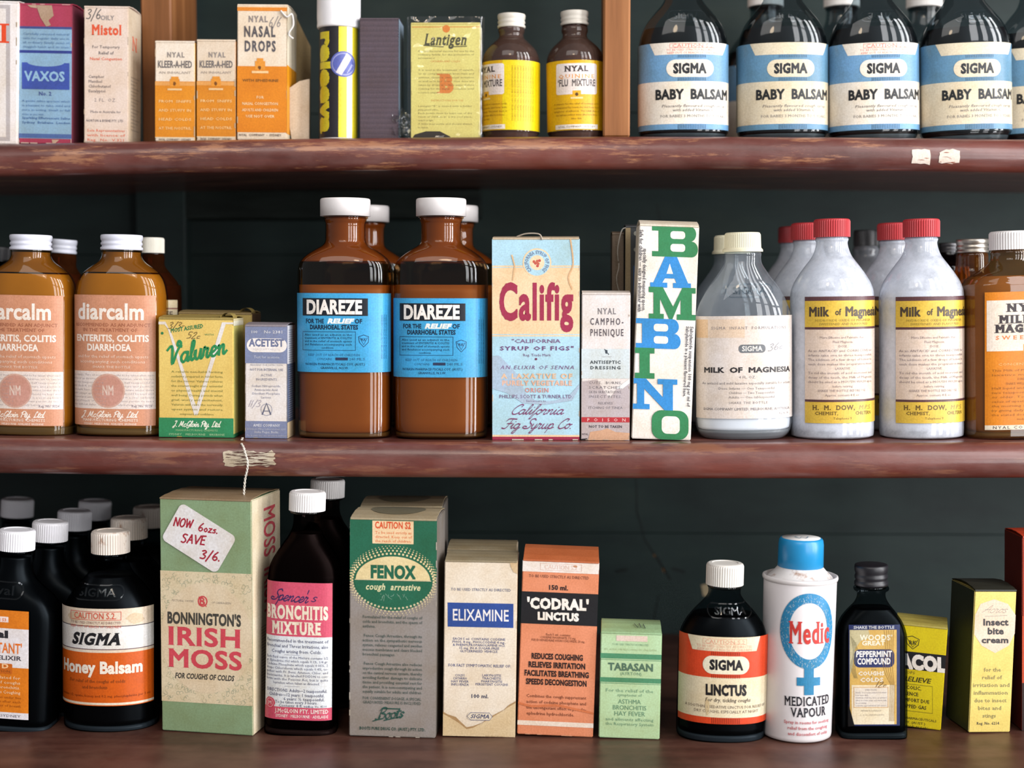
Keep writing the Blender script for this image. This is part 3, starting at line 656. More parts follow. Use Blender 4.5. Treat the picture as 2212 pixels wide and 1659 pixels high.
wallmark([(1412, 1197), (1416, 1203)], 4, '#a8743a', 'paint_chip'); wallmark([(1432, 1227), (1436, 1235)], 3.5, '#a8743a', 'paint_chip')
wallmark([(1523, 1262), (1526, 1275), (1523, 1288)], 15, '#b8a888', 'paint_chip'); wallmark([(1438, 1470), (1470, 1476)], 14, '#a08766', 'paint_chip'); wallmark([(1430, 1492), (1470, 1500)], 26, '#171a18', 'paint_chip')
# ================================================================== UPPER SHELF
INK = '#3a3440'; WH = '#e9e2da'; CRM = '#e2d3c2'
YU = .064
a = Art(); a.r(-60, 12, 22, 300, '#b9b2b4'); a.r(-60, 20, 13, 292, '#e4ddda'); a.t('l', 12, 91, 38, '#e04a22', b=.02, sf=1.2, sx=1.3); a.t('a', -12, 91, 38, '#e04a22', b=.02, sx=1); a.wear(-60, 4, 37, 307, '#a9977f', 10)
carton('medicine_carton', 'white carton with thin grey frame line, cut off by the left edge', 1, (-70, 307), (37, 307), (-66, 6), (39, 4), .03, '#ece6e6', Y=YU - .003, art=a)
a = Art(); a.r(40, 62, 155, 294, '#86a9c6'); a.r(40, 58, 155, 63, '#3f4a86'); a.r(40, 108, 155, 114, '#2e3c86'); a.r(40, 284, 155, 293, '#4c66a0')
a.p([(78, 12), (112, 12), (116, 35), (105, 45), (110, 55), (100, 58), (88, 40)], '#a98e78'); a.p([(58, 12), (78, 12), (80, 20), (66, 18)], '#b79c86'); a.p([(112, 296), (128, 296), (118, 305), (114, 305)], '#c2a38e')
a.r(48, 134, 150, 190, '#3a50a4'); a.p(a.arcp(99, 133, 40, 9, 0, 180, 12), '#86a9c6')
a.t('VAXOS', 97, 172, 19, '#8fb6d8', w=86, b=.03); a.t('No. 2', 98, 203, 8, '#3d4e94', b=.02)
a.para(['Carefully selected mineral', 'salts for regular daily use in', 'all ordinary family cases of', 'sluggish habit and its train'], 50, 150, 76, 9, 4.6, '#5a7fac')
a.para(['A gentle saline aperient which', 'is pleasant to take, mild and', 'sure in acting. Small or full', '<doses as you wish.'], 48, 152, 217, 9.4, 4.4, '#4d73a6'); a.para(['Sparkling Effervescent Saline', 'Sydney  Brisbane  London'], 48, 152, 253, 9.5, 4.8, '#44699f', b=.02); a.wear(40, 10, 155, 305, '#c7b3a6', 16)
carton('medicine_carton', 'pale blue carton with crimson ends and a torn patch at its top', 1, (40, 305), (155, 305), (40, 11), (157, 11), .028, '#a63a55', Y=YU, art=a, side='#6c2f40')
a = Art(); a.k('4/6', 183, 42, 13, '#5c5a5c', 2.4, w=36, hand=True) if False else a.k('3/6', 186, 42, 10, '#5c5a5c', 2, w=32, hand=True, sl=.2)
a.t('OILY', 232, 44, 9, '#8d8789', b=.02); a.t('Mistol', 231, 75, 20, '#dc5836', w=66, b=.03, sf=.6)
a.t('For Temporary', 229, 104, 6, '#6b6468', w=60, b=.02); a.t('Relief of', 229, 117, 6.5, '#6b6468', b=.02); a.t('Nasal Congestion', 229, 129, 6, '#de6848', w=70, b=.03)
a.para(['<Camphor', '<Menthol', '<Chlorbutanol', '<Eucalyptol'], 191, 260, 167, 10.2, 6, '#736b70', b=.02); a.t('2 FL. OZ.', 228, 217, 7, '#8a8185', tr=.1)
a.t('Made in Australia for', 228, 241, 5, '#7f777c', w=66, b=.02); a.t('NORTON & BYRNE PTY. LTD.', 227, 260, 5, '#6b646b', w=82, b=.03)
a.para(['Sole Representatives', 'with licence of', 'Reg.  No.  V.321'], 188, 270, 281, 10, 5.4, '#e2785e', b=.02); a.wear(181, 16, 278, 304, '#b8a48e', 12)
sd = Art(); sd.t('N', .5, .3, .1, '#e0765c', sx=3.2, b=.03, sf=1)
for i in range(16): sd.r(.2, .5 + i * .026, .85 - (i % 3) * .15, .508 + i * .026, '#a89a8d', up=False)
carton('medicine_carton', 'cream carton with red heading and pencilled price beside the left pine post', 1, (181, 304), (277, 304), (181, 16), (278, 16), .031, '#dfccc0', Y=YU, art=a, side='#cdbda8', sideart=sd)
def kleer(x0, x1, top, pal):
    a = Art(); c = (x0 + x1) / 2; w_ = x1 - x0; y1 = 302; o = '#d98a1e' if pal else '#d2841f'; cr = '#e6d9ca' if pal else '#dac9b5'
    a.r(x0, 175, x1, 294, o); a.r(x0, 176, x1, 184, '#dd9f58'); a.r(x0, 293, x1, 295, '#e8d8b8')
    a.t('NYAL', c + 2, 124, 10, '#8f8784', w=w_ * .44, b=.03, tr=.12, sf=.6); a.t('KLEER-A-HED', c, 146, 14, '#6b6668', w=w_ * .86, b=.02); a.t('AN INHALANT', c, 159, 5, '#a09590', w=w_ * .8)
    a.r(c - 11, 170, c + 10, 186, '#df9433'); a.r(c - 8, 165, c + 8, 171, '#df9433'); a.blotch(c - 1, 180, 4, 5, '#7c4b18'); a.r(c - 16, 190, c + 15, 194, '#e9c694')
    for i, s_ in enumerate(['FROM  SNIFFS', 'AND STUFFY IN', 'HEAD COLDS', 'AT THE NOSTRIL']): a.t(s_, c, 220 + i * 19, 5.5, '#efc88c', w=w_ * .82, b=.02)
    a.t('NYAL COMPANY • SYDNEY', c, 300, 3.6, '#6a5a50', w=w_ * .8, b=.03); a.wear(x0, top, x1, y1, '#c0a98c', 8)
    return carton('medicine_carton', 'small cream and orange carton, left of the matching pair' if pal else 'small cream and orange carton, right of the matching pair', 1, (x0, y1), (x1, y1), (x0, top), (x1, top), .024, cr, Y=YU, art=a, side='#f0b81c' if pal else '#cf8a2a', group='pair of small cream and orange cartons')
kleer(335, 421, 91, 1); kleer(425, 509, 88, 0)
a = Art(); a.r(512, 142, 621, 283, '#d8821a'); a.r(512, 12, 621, 25, '#d9852a'); a.r(512, 13, 621, 17, '#e8cfae')
a.t('NYAL', 558, 48, 12, '#8b8282', w=42, b=.03, sf=.6, tr=.1); a.k('6/9', 584, 58, 10, '#8d8686', 1.6, w=28, hand=True) if False else a.k('6/6', 580, 58, 10, '#8d8686', 1.6, w=26, hand=True)
a.t('NASAL', 561, 79, 21, '#57545a', w=68, b=.03, tr=.12); a.t('DROPS', 562, 110, 21, '#57545a', w=68, b=.03, tr=.12)
a.r(551, 131, 573, 150, '#dd9234'); a.r(555, 125, 569, 132, '#dd9234'); a.blotch(561, 145, 4, 5, '#6a4016'); a.r(544, 152, 580, 157, '#ecc795'); a.t('WITH EPHEDRINE', 563, 175, 5.5, '#7e5524', w=78, b=.03)
for i, (s_, q) in enumerate([('FOR', 16), ('NASAL CONGESTION', 78), ('ADULTS AND CHILDREN', 78), ('USE NOT OVER', 62)]): a.t(s_, 562, 211 + i * 13.5, 5.6, '#f0d2a4', w=q, b=.03)
a.t('NYAL  COMPANY  •  SYDNEY', 562, 291, 4.6, '#6b5a52', w=92, b=.03); a.wear(512, 12, 621, 299, '#bfa98c', 12)
sd = Art(); sd.r(0, 0, 1, .44, '#e4dac4'); sd.r(0, .44, 1, .95, '#e89a14')
for i in range(14): sd.r(.45, .6 + i * .024, .8, .606 + i * .024, '#c07f1a', up=False)
nd, ndI = carton('medicine_carton', 'taller cream and orange carton with its back flap standing open', 1, (512, 299), (619, 299), (512, 12), (621, 12), .036, '#e2d2be', Y=YU, art=a, side='#e2d6c0', sideart=sd)
k = K(YU); w2 = ndI['w'] / 2; H = ndI['H']; d_ = ndI['d']
V = [(w2 - .0004, d_ - .001, .003), (w2 + .008, d_ + .012, .003), (w2 + .008, d_ + .012, H * .78), (w2 - .0004, d_ - .001, H * .99)]
o = link('back_flap', mesh(V + [(x, y + .0006, z) for x, y, z in V], [(0, 1, 2, 3), (7, 6, 5, 4), (0, 4, 5, 1), (1, 5, 6, 2), (2, 6, 7, 3), (3, 7, 4, 0)], False, ['#8f7c58'] * 6), mat('paper'), nd)
b0 = unY(655, 300, YU + .02); V = []
o = link('opened_card', None or mesh([(x * k, y_, z * k) for (x, y_, z) in [(24 + 34, .012, 2), (60 + 34, .016, 2), (60 + 34, .016, 138), (40 + 34, .013, 132), (14 + 34, .010, 112), (12 + 34, .010, 90)]] + [(x * k, y_ + .0007, z * k) for (x, y_, z) in [(24 + 34, .012, 2), (60 + 34, .016, 2), (60 + 34, .016, 138), (40 + 34, .013, 132), (14 + 34, .010, 112), (12 + 34, .010, 90)]],
    [(0, 1, 2, 3, 4, 5), (11, 10, 9, 8, 7, 6)] + [(i, (i + 1) % 6, (i + 1) % 6 + 6, i + 6) for i in range(6)], False, ['#cdb9a0'] * 8), mat('paper'), nd, 'tan bare card end panel folded out')
st = catmull([(w2 - .004, -.0012, H - .004), (w2 + .000, -.0014, H - .008), (w2 + .0032, -.0006, H - .006), (w2 + .004, .001, H - .013), (w2 + .001, .0005, H - .019), (w2 + .004, .0015, H - .022)], 6)
link('string_loop', tube(st, .0007), mat('string', '#d8d2cc'), nd)
# --- yellow, black and white inhaler tube with its big white cap
def tubecan():
    k_ = K(YU + .012); X = unY(731, 295, YU + .012).x; zb = z1(X); root = empty('spray_tube', 'slim yellow, black and white spray tube with a large white cap and round blue sticker', 'spray tube', (X, YU + .012, zb + .0002), (0, math.radians(.6), 0))
    r = 41 * k_; zt = unY(731, 62, YU + .012).z - zb
    link('tube_body', lathe([(r * .94, 0, 0), (r, .0008, 0), (r, zt, 0), (r * .95, zt + .0008, 0)]), mat('plastic', '#ece8e4'), root)
    rc = 46.5 * k_; h = 86 * k_
    link('cap', lathe([(rc * .98, zt - .0004, 0), (rc * 1.0, zt + .001, 0), (rc * .985, zt + .003, 0), (rc * .99, zt + .0042, 0), (rc * 1.0, zt + .006, 0), (rc, zt + h * .93, 0), (rc * .95, zt + h, 0), (rc * .2, zt + h + .0004, 0)]), mat('plastic', '#f4f1f2', rough=.3), root)
    a = Art(); px = lambda u: u
    # art units: u = degrees around (0 = towards camera, + right), v = px from base
    def conv(a_, b_): return (math.radians(a_) * r, b_ * k_)
    def mp(u, v, h_): t = u / r; return ((r + h_) * math.sin(t), -(r + h_) * math.cos(t), v)
    hz = zt / k_
    a.r(-100, 4, 100, hz - 2, '#e6e2dc'); a.r(-110, 4, 8, hz - 2, '#26252c'); a.r(8, 4, 33, hz - 2, '#e4d43a'); a.r(33, 4, 52, hz - 2, '#efece6'); a.r(52, 4, 85, hz - 2, '#e2d22c')
    s_ = 57.3 / 41
    # vertical lettering reading down the tube
    def warp(X_, Y_): return (-68 * 1 - 0 + (-Y_) * s_, hz - 8 - X_)
    uu = 34; t_ = Art()
    t_.t('releeva', 0, 0, 34, '#dccb2e', w=214, b=.05, al='l', warp=lambda X_, Y_: (-56 + (-Y_) * s_, hz - 12 - X_), res=3)
    a.sh += [(a.L + L, c_, v_, f_) for L, c_, v_, f_ in t_.sh]
    lb = link('wrap', a.mesh(conv, mp, .0012, lift=.0001), mat('label_paper'), root)
    q = Art(); q.e(24, 158, 40, 27, '#5560ac'); q.ring(24, 158, 36, 24, 3, '#8f93c8'); q.p([(0, 140), (16, 134), (48, 172), (32, 182)], '#d4d2dc')
    for i in range(5): q.ln([(34 + i * 5, 140 + i * 4), (48, 158)], 2, '#9a9fd4')
    link('round_sticker', q.mesh(conv, mp, .0012, lift=.0004), mat('label_paper'), root, 'round violet-blue sticker')
tubecan()
a = Art()
for i in range(46): a.r(778, 44 + i * 5.4, 862, 45.6 + i * 5.4, '#5a4c56' if i % 2 else '#4c414b', up=False)
bk = Art(); bk.r(0, 0, 1, 1, '#8ea3bb')
carton('notebook_box', 'dark plum-brown ribbed box with pale blue edge beside the spray tube', 1, (777, 295), (861, 295), (777, 41), (861, 41), .03, '#51454f', Y=YU + .002, art=a, side='#8fa6be', sideart=bk)
k = K(YU + .04); P = unY(872, 296, YU + .035); P.z = z1(P.x) + .0002
cb = empty('blue_card', 'thin pale blue card leaning behind the dark ribbed box', 'card', P, (0, math.radians(2), 0)); link('card_sheet', boxm(-.001, .006, 0, .0008, 0, .052, .0002, '#5f7f90'), mat('paper'), cb)
# --- yellow packet in cellophane
a = Art(); Yl = YU + .001; a.r(888, 51, 1036, 296, '#e2d67e'); a.r(890, 58, 1036, 60, '#dd9a4a'); a.e(964, 63, 8, 8, '#e08432')
a.t('Lantigen', 962, 97, 23, '#4c4a32', w=92, b=.022, sl=.28, sf=.7); a.ln([(916, 98), (950, 101), (958, 101)], 1.8, '#4c4a32'); a.ln([(974, 101), (1008, 100)], 1.8, '#4c4a32')
a.para(['An oral bacterial vaccine for use by the', 'ordinary family, for the prevention of', '<and treatment of'], 903, 1024, 112, 7.4, 3.6, '#8f8650'); a.t('CATARRH AND COLDS', 962, 134, 4, '#dc9a4e', w=64)
a.para(['It is used in the treatment of catarrh,', 'or its complications in bronchitis and', 'asthma, sinusitis  and nasal irritation', 'as well as in hay  fever. One dose are', 'taken by drops in a  little water before', 'retiring for the night.  Continue until', '<a course is complete.'], 904, 1024, 152, 8, 3.6, '#938a52')
a.t('B', 966, 196, 34, '#de8438', b=.06, sf=1, sx=.95); a.t('INSTRUCTIONS FOR USE', 966, 217, 3.6, '#dca050', w=70)
a.para(['Lantigen "B" is issued with a folder', '<giving general advice.', 'Each bottle must be kept out of the', 'reach of children in  a dry cool place,', '<away from light.', 'A little may settle and should always', '<be shaken.'], 903, 1020, 229, 7.6, 3.6, '#978d55')
a.p([(890, 296), (896, 288), (920, 281), (950, 281), (972, 292), (975, 296)], '#2e2418'); a.wear(888, 51, 1036, 296, '#c9b96a', 10)
lr, lI = carton('wrapped_packet', 'yellow packet with a big orange letter, wrapped in crinkled clear film', 1, (888, 296), (1036, 296), (888, 51), (1036, 51), .026, '#dccf7c', Y=Yl, art=a, side='#c9bd6c')
random.seed(3); V, Fc = [], []; nx, nz = 26, 34; wx = lI['w'] / 2 + .003; hz_ = lI['H'] + .004
for j in range(nz + 1):
    for i in range(nx + 1):
        u = -wx + 2 * wx * i / nx; v = hz_ * j / nz; V.append((u, -.0012 - random.random() * .0009 + (.004 if abs(u) > lI['w'] / 2 + .001 else 0), v + .0002))
for j in range(nz):
    for i in range(nx): Fc.append((j * (nx + 1) + i, j * (nx + 1) + i + 1, (j + 1) * (nx + 1) + i + 1, (j + 1) * (nx + 1) + i))
link('cellophane_front', mesh(V, Fc, True), mat('cellophane', f=.07), lr)
V = []; Fc = []; n = 9
for j in range(n + 1):
    for i in range(n + 1): V.append((-wx - .0095 + .0125 * i / n, -.002 + random.random() * .006, .001 + .0165 * j / n * (1 - .15 * math.sin(i)) + random.random() * .0015))
for j in range(n):
    for i in range(n): Fc.append((j * (n + 1) + i, j * (n + 1) + i + 1, (j + 1) * (n + 1) + i + 1, (j + 1) * (n + 1) + i))
link('crumpled_cellophane', mesh(V, Fc, False), mat('cellophane', f=.4), lr)
# --- amber bottles with yellow labels
NYP = [(58, 26), (64, 28), (70, 28), (76, 26), (84, 28), (94, 38), (106, 50), (120, 58), (134, 61), (160, 61), (220, 61), (284, 61), (290, 60), (294, 55)]
def nyal_flu(cx, capx, off, label, y0):
    a = Art(); c = cx + off
    a.r(cx - 92, 130, cx + 92, 281, '#dcae12'); 
    if off: a.r(c + 42, 130, cx + 92, 281, '#e0c80e')
    a.r(c - 92, 130, c - 60, 281, '#e2b11a', up=False)
    a.pill(c - 46, 137, c + 46, 204, '#e9e0e0', r=5); a.t('NYAL', c, 154, 11, '#4a3f40', w=52, b=.04, sf=1.2); a.t('QUININE', c, 169, 8, '#e09a4c', w=80, b=.02, sf=.8, tr=.1)
    a.t('‘FLU  MIXTURE', c, 186, 14, '#5a5458', w=84, b=.025); a.r(c - 9, 196, c + 9, 210, '#e2ac30'); a.blotch(c, 204, 4, 4.5, '#5b4020'); a.r(c - 13, 210, c + 13, 214, '#e8d49a')
    a.para(['A mixture for the relief of common colds', 'accompanied by headache and fever with', 'symptoms of influenza. The adult dose is', '^one tablespoonful in water after food three', '^times daily.'], c - 52, c + 52, 226, 8, 3.6, '#8f6a14'); a.r(c - 48, 269, c + 48, 279, '#e6ddd2'); a.t('NYAL COMPANY • SYDNEY', c, 276, 4, '#7a6a60', w=82, b=.03)
    if off:
        for i in range(9): a.t('DIRECTIONS ADULTS ONE TO TWO TEASPOONFULS', c + 62 + i * 6, 142, 3, '#a8850e', w=120, ang=90, al='l')
    return bottle('medicine_bottle', label, 1, (cx, 294), (capx, 40), [(p, h) for p, h in NYP], Y=YU - .001, dr=.95, n=2.1, glass='#b98a6a', liquid='#3a1e12', level=128, film=.3, fcol='#7c6258', cap=(y0, y0 + 30, 30, '#cfc8bc', 'screw', {}), art=a)  # film tint paints in the grey-brown reflections on neck and shoulders
nyal_flu(1103, 1105, -58, 'round amber bottle turned so its yellow label shows a side panel', 32); nyal_flu(1245, 1241, 0, 'round amber bottle with yellow label facing front, beside the right pine post', 26)
# --- dark bottles with blue and white labels
BP = [(-42, 33), (-36, 36), (-30, 35), (-10, 37), (8, 44), (28, 60), (50, 77), (70, 87), (90, 93), (120, 95), (200, 95), (282, 95), (292, 93), (300, 86)]
def baby(cx, label, caution, pal, tilt=0):
    a = Art(); bl = '#6d9cc6' if pal else '#5f8bab'; cr = '#e8e2d8' if pal else '#d9cfb8'
    a.r(cx - 140, 92, cx + 112, 280, bl); a.r(cx - 140, 176, cx + 112, 268, cr); a.p([(cx - 78, 92), (cx + 98, 92), (cx + 84, 118), (cx - 66, 118)], cr)
    c = cx + 6
    if caution: a.fr(c - 40, 94, c + 62, 104, 1, '#e48a80'); a.t('CAUTION S.2.', c + 11, 103, 7.5, '#e47c72', w=92); a.t('TO BE USED STRICTLY AS DIRECTED', c + 11, 110, 4.2, '#e47c72', w=116); a.t('KEEP OUT OF REACH OF CHILDREN', c + 11, 116.5, 4.2, '#e47c72', w=112)
    a.L += 1
    for i in range(17): a.r(c - 22 + i * 3.6, 119, c - 20.6 + i * 3.6, 125, '#3d5f80', up=False); a.r(c - 22 + i * 3.6, 168, c - 20.6 + i * 3.6, 175, '#3d5f80', up=False); a.r(c - 22 + i * 3.6, 269, c - 20.6 + i * 3.6, 279, '#3d5f80', up=False)
    a.pill(c - 47, 129, c + 55, 167, cr); a.t('SIGMA', c + 3, 158, 19.5, '#22252b', w=70, b=.045)
    a.t('BABY  BALSAM', c + 12, 214, 20, '#1f2227', w=166, b=.035, al='c', sl=.0); a.t('Pleasantly flavoured cough syrup', c + 14, 232, 6, '#777377', w=142, sl=.2); a.t('with added Vitamin C.', c + 12, 241, 6, '#777377', w=92, sl=.2); a.t('FOR BABIES 3 MONTHS TO 5 YEARS', c + 13, 254, 6, '#8b8684', w=146)
    return bottle('medicine_bottle', label, 1, (cx, 301), (cx + tilt, 0), BP, Y=YU - .001, dr=.62, n=2.25, glass='#c4ced2', liquid='#0c0d10', level=66, group='blue and white labelled dark bottles on the upper shelf', cap=(-88, -42, 41, '#e9e4df', 'ribbed'), art=a, emboss=('SIGMA', cx + 3, 40, 13, 56))
b1 = baby(1476, 'dark bottle with blue and white label, right against the pine post', 1, 1)[0]
baby(1690, 'dark bottle with blue and yellowed cream label without red print, second from the post', 0, 0); baby(1887, 'dark bottle with brightest blue and white label, third from the post', 1, 1, -3); b4 = baby(2086, 'dark bottle with duller blue and cream label without red print, fourth from the post', 0, 0, -4)[0]
clone(b4, .0555, .02, 0, 'dark bottle with blue and cream label mostly cut off by the right frame edge')
for i, (x, lb) in enumerate([(1652, 'dark bottle standing behind between the first and second blue-labelled bottles'), (1815, 'dark bottle standing behind between the second and third blue-labelled bottles'), (1992, 'dark bottle standing behind between the third and fourth blue-labelled bottles')]):
    p = unY(x, 100, YU + .12); c = clone(b1, p.x - b1.location.x, .095, z1(p.x) - z1(b1.location.x), lb, 'bottles in the second row of the upper shelf')
# ================================================================== MIDDLE SHELF
# --- amber bottles with salmon labels
DP = [(536, 40), (541, 43), (547, 42), (556, 43), (566, 50), (578, 66), (592, 82), (610, 92), (634, 97), (660, 98), (800, 98), (922, 98), (934, 95), (941, 84)]
def diar(cx, capx, label):
    a = Art(); c = cx - 6; sal = '#c98e70'
    a.r(cx - 128, 638, cx + 90, 920, sal); a.r(cx - 128, 803, cx + 90, 884, '#e4d8d4')
    a.t('diarcalm', c - 4, 690, 33, '#efe6e0', w=152, b=.024); a.t('RECOMMENDED AS AN ADJUNCT', c - 2, 706, 7, '#a4674f', w=172, b=.03); a.t('IN THE TREATMENT OF', c - 4, 717, 7, '#a4674f', w=122, b=.03)
    a.t('ENTERITIS, COLITIS', c - 2, 738, 13.5, '#eee2da', w=166, b=.03); a.t('DIARRHOEA', c - 6, 758, 13.5, '#eee2da', w=98, b=.03); a.t('and for the relief of stomach upsets', c, 774, 6.5, '#e8cfc0', w=160); a.t('accompanying such conditions', c, 785, 6.5, '#e8cfc0', w=146); a.t('SHAKE THE BOTTLE', c, 796, 5, '#e8cfc0', w=84)
    a.para(['Dose: Adults: Two or more teaspoonful to be taken after each', 'motion or as directed by physician. Children: six to twelve', 'years one teaspoonful; up to six years half teaspoonful in', 'water. Each fl. oz. contains kaolin, tincture and pectin in', 'an aromatic base. Not to be given to an infant under three', 'months except upon advice. This bottle should be kept well', 'stoppered and away from direct sunlight in a cool cupboard', 'and out of reach of children. If symptoms persist do see a', 'doctor without delay. Shake vigorously before pouring out.'], cx - 110, cx + 86, 813, 8, 4, '#a59aa0')
    a.e(c - 7, 845, 34, 34, '#c69488', n=22); a.ring(c - 7, 845, 37, 37, 3.5, '#cfa79a'); a.t('NM', c - 7, 854, 20, '#ddc6bd', w=26, b=.02); a.t('Reg. No. 3524', cx + 60, 880, 5, '#8b7f86', b=.02)
    a.k('J. McGloin Pty. Ltd.', c - 6, 902, 6.5, '#f0e2d8', 1.9, w=126, al='c'); a.t('MANUFACTURING  CHEMISTS', c - 4, 911, 5.6, '#eed9cb', w=124, b=.03); a.t('SYDNEY  MELBOURNE  ADELAIDE  BRISBANE', c - 4, 918.5, 4, '#eed9cb', w=118, b=.03)
    return bottle('medicine_bottle', label, 2, (cx, 941), (capx, 520), DP, Y=.002, dr=.62, n=2.8, glass='#e6d2ac', liquid='#b48632', level=592, residue=(545, 590, '#84602a'), group='amber bottles with salmon labels', cap=(508, 541, 45, '#d9dae6', 'screw', {'rough': .3}), art=a, floor_px=16)
d1, D1 = diar(67, 67, 'amber bottle with salmon label and white cap, cut off by the left edge'); diar(264, 263, 'amber bottle with salmon label and white cap, standing left of the yellow carton')
P2 = [(547, 27), (552, 31), (558, 30), (580, 31), (600, 36), (622, 62), (645, 78), (670, 82), (800, 82), (925, 82), (936, 80), (941, 74)]
def plain(name, label, sh, bx, tx, Y, prof, base, capd, glass, liq, level, art=None, **k): return bottle(name, label, sh, (bx, base), (tx, prof[0][0]), prof, Y=Y, dr=.8, n=2.4, glass=glass, liquid=liq, level=level, cap=capd, art=art, **k)[0]
rr = plain('medicine_bottle', 'brown bottle with white screw cap, behind the first salmon-labelled bottle', 2, 118, 138, .07, [(547, 24), (555, 27), (575, 28), (592, 40), (610, 56), (640, 60), (900, 60), (925, 56)], 925, (517, 547, 27, '#cfd1dd', 'screw', {'rough': .35}), '#a85a28', '#5a2a12', 590, film=.3, fcol='#5a3018')
a = Art(); a.r(300, 648, 400, 900, '#ddd0b0'); a.r(300, 665, 400, 668, '#8c5a54'); a.t('FE', 378, 685, 12, '#6d5f50', b=.02)
plain('medicine_bottle', 'brown bottle with cream ribbed cap, half hidden behind the second salmon-labelled bottle', 2, 331, 331, .055, [(547, 20), (556, 24), (575, 25), (595, 40), (615, 54), (645, 60), (900, 60), (928, 56)], 928, (514, 547, 24, '#ded9cc', 'ribbed'), '#a05428', '#52260f', 590, art=a, film=.3, fcol='#4a2814')
plain('medicine_bottle', 'black bottle in shadow at the far left edge of the middle shelf', 2, -8, -2, .10, [(560, 20), (575, 22), (600, 40), (640, 52), (900, 52), (915, 50)], 915, (534, 562, 24, '#2a2a2c', 'ribbed'), '#1a1816', '#0a0908', 600)
# --- yellow carton with the white V (and its twin behind)
a = Art(); yl = '#dcbf6c'
a.r(342, 905, 511, 947, '#2f8659'); a.p([(342, 697), (357, 697), (372, 726), (424, 880), (480, 697), (511, 697), (511, 701), (488, 701), (427, 899), (420, 899), (362, 712), (355, 703), (342, 703)], '#dcd6d2')
a.t('MOST ASSURED', 404, 715, 8.5, '#2e7d50', w=72, b=.03, ang=-9, sl=.2); a.k('3/3-', 362, 712, 7, '#6e5a34', 1.4, w=36, hand=True); a.k('52c', 402, 733, 7, '#6e5a34', 1.4, w=30, hand=True, sl=.3); a.t('WITH', 452, 726, 4, '#5a8a58', w=20)
a.e(350, 722, 3, 3, '#2e7d50'); a.k('Valuren', 366, 790, 20, '#2a8550', 6.5, wmin=4.5, w=126, ang=-12, sl=.25)
a.para(['A reliable non-habit forming', 'sedative prepared in tablet form', 'for the nerves. Valuren relieves', 'the overwrought state essential', 'to physical health and mental', 'well being. During periods when', 'grief, worry and excitement,', 'Valuren will calm the nervously', 'upset system and restore', '^composure and confidence.'], 370, 482, 807, 10.2, 4.6, '#8d8a4a', b=.01)
a.k('J. McGloin Pty. Ltd.', 425, 924, 6.2, '#dfe6d8', 1.8, w=104, al='c'); a.t('MANUFACTURING CHEMISTS', 425, 934, 4.2, '#8fbf8e', w=92, b=.02); a.t('SYDNEY    MELBOURNE    BRISBANE', 425, 943, 4.2, '#9cc79a', w=122, b=.02); a.wear(342, 690, 511, 947, '#b29b52', 8, 2)
sd = Art(); sd.r(0, .0, 1, .03, '#d9cfa8'); sd.r(0, .02, 1, .06, '#e6e2cc'); sd.r(0, .97, 1, 1, '#2f8659')
v1, vI = carton('tablet_carton', 'yellow carton with a big white V and green script, curled lid', 2, (342, 947), (506, 947), (340, 690), (506, 688), .030, yl, Y=.001, art=a, side='#d9cf78', sideart=sd, lid='#9c8a50')
def curl(parent, w_, H_, y_):
    vs, fs = [], []
    for i in range(15):
        t = math.radians(-60 + 20 * i); 
        for yy in (y_, y_ + .012): vs.append((w_ / 2 - .0045 + .0042 * math.cos(t), yy, H_ + .0002 + .0034 * max(-.06, math.sin(t))))
    for i in range(14): fs.append((2 * i, 2 * i + 1, 2 * i + 3, 2 * i + 2))
    link('curled_tab', mesh(vs, fs, True, ['#9c8a50'] * len(fs)), mat('paper'), parent)
curl(v1, vI['w'], vI['H'], .001)
v2, vI2 = carton('tablet_carton', 'brown-topped yellow carton standing behind the one with the white V', 2, (384, 941), (545, 941), (384, 678), (545, 678), .030, '#b09a58', Y=.036, side='#5a4634', lid='#8a7850', lidart=None)
curl(v2, vI2['w'], vI2['H'], .001)
# --- small white and slate-blue carton
a = Art(); sb = '#7a84a6'
a.r(529, 704, 622, 786, sb); a.r(529, 911, 622, 948, sb); a.pill(533, 732, 620, 762, '#e6e0de'); a.t('100', 549, 721, 5.5, '#cdd0dc', b=.03, sx=1.2); a.t('No 2381', 591, 721, 6, '#cdd0dc', b=.03, w=42)
a.t('ACETEST', 576, 749, 15, '#6c7494', w=75, b=.035); a.t('REAGENT TABLETS', 576, 758, 4.4, '#c6c4cc', w=58); a.t('Test for acetone', 576, 775, 5.4, '#c2c6d6', w=56, b=.01)
a.t('REAGENT FOR DETECTION', 576, 791, 3.4, '#9ea2b4', w=70); a.t('NOT FOR INTERNAL USE', 576, 802, 5, '#8a8ea6', w=72, b=.02); a.t('ACTIVE', 576, 814, 5, '#8a8ea6', w=24); a.t('INGREDIENTS', 576, 823, 5, '#8a8ea6', w=46)
for i, (s_, q) in enumerate([('Sodium Nitroprusside', 62), ('Aminoacetic Acid', 50), ('Disodium Phosphate', 60), ('Lactose', 22)]): a.t(s_, 575, 837 + i * 8.2, 4.6, '#8a8ea6', w=q)
a.k('11/3', 536, 880, 7, '#a09aa8', 1.1, w=26, hand=True); a.ring(576, 886, 12.5, 13, 1, '#8f93aa'); a.ln([(567, 896), (576, 872), (585, 896)], 2.8, '#5b6078'); a.ln([(570, 889), (582, 889)], 1.4, '#5b6078')
a.t('AMES COMPANY', 576, 923, 5.6, '#d4d6e0', w=58, b=.03); a.t('Division Miles Laboratories, Ltd.', 576, 930, 4, '#b9bccb', w=84); a.t('Stoke Poges, Bucks.', 576, 937, 5, '#d0d2dc', w=54); a.t('For in vitro use - see directions enclosed', 576, 944, 3.6, '#b9bccb', w=86); a.wear(529, 704, 622, 948, '#a89f98', 8, 2)
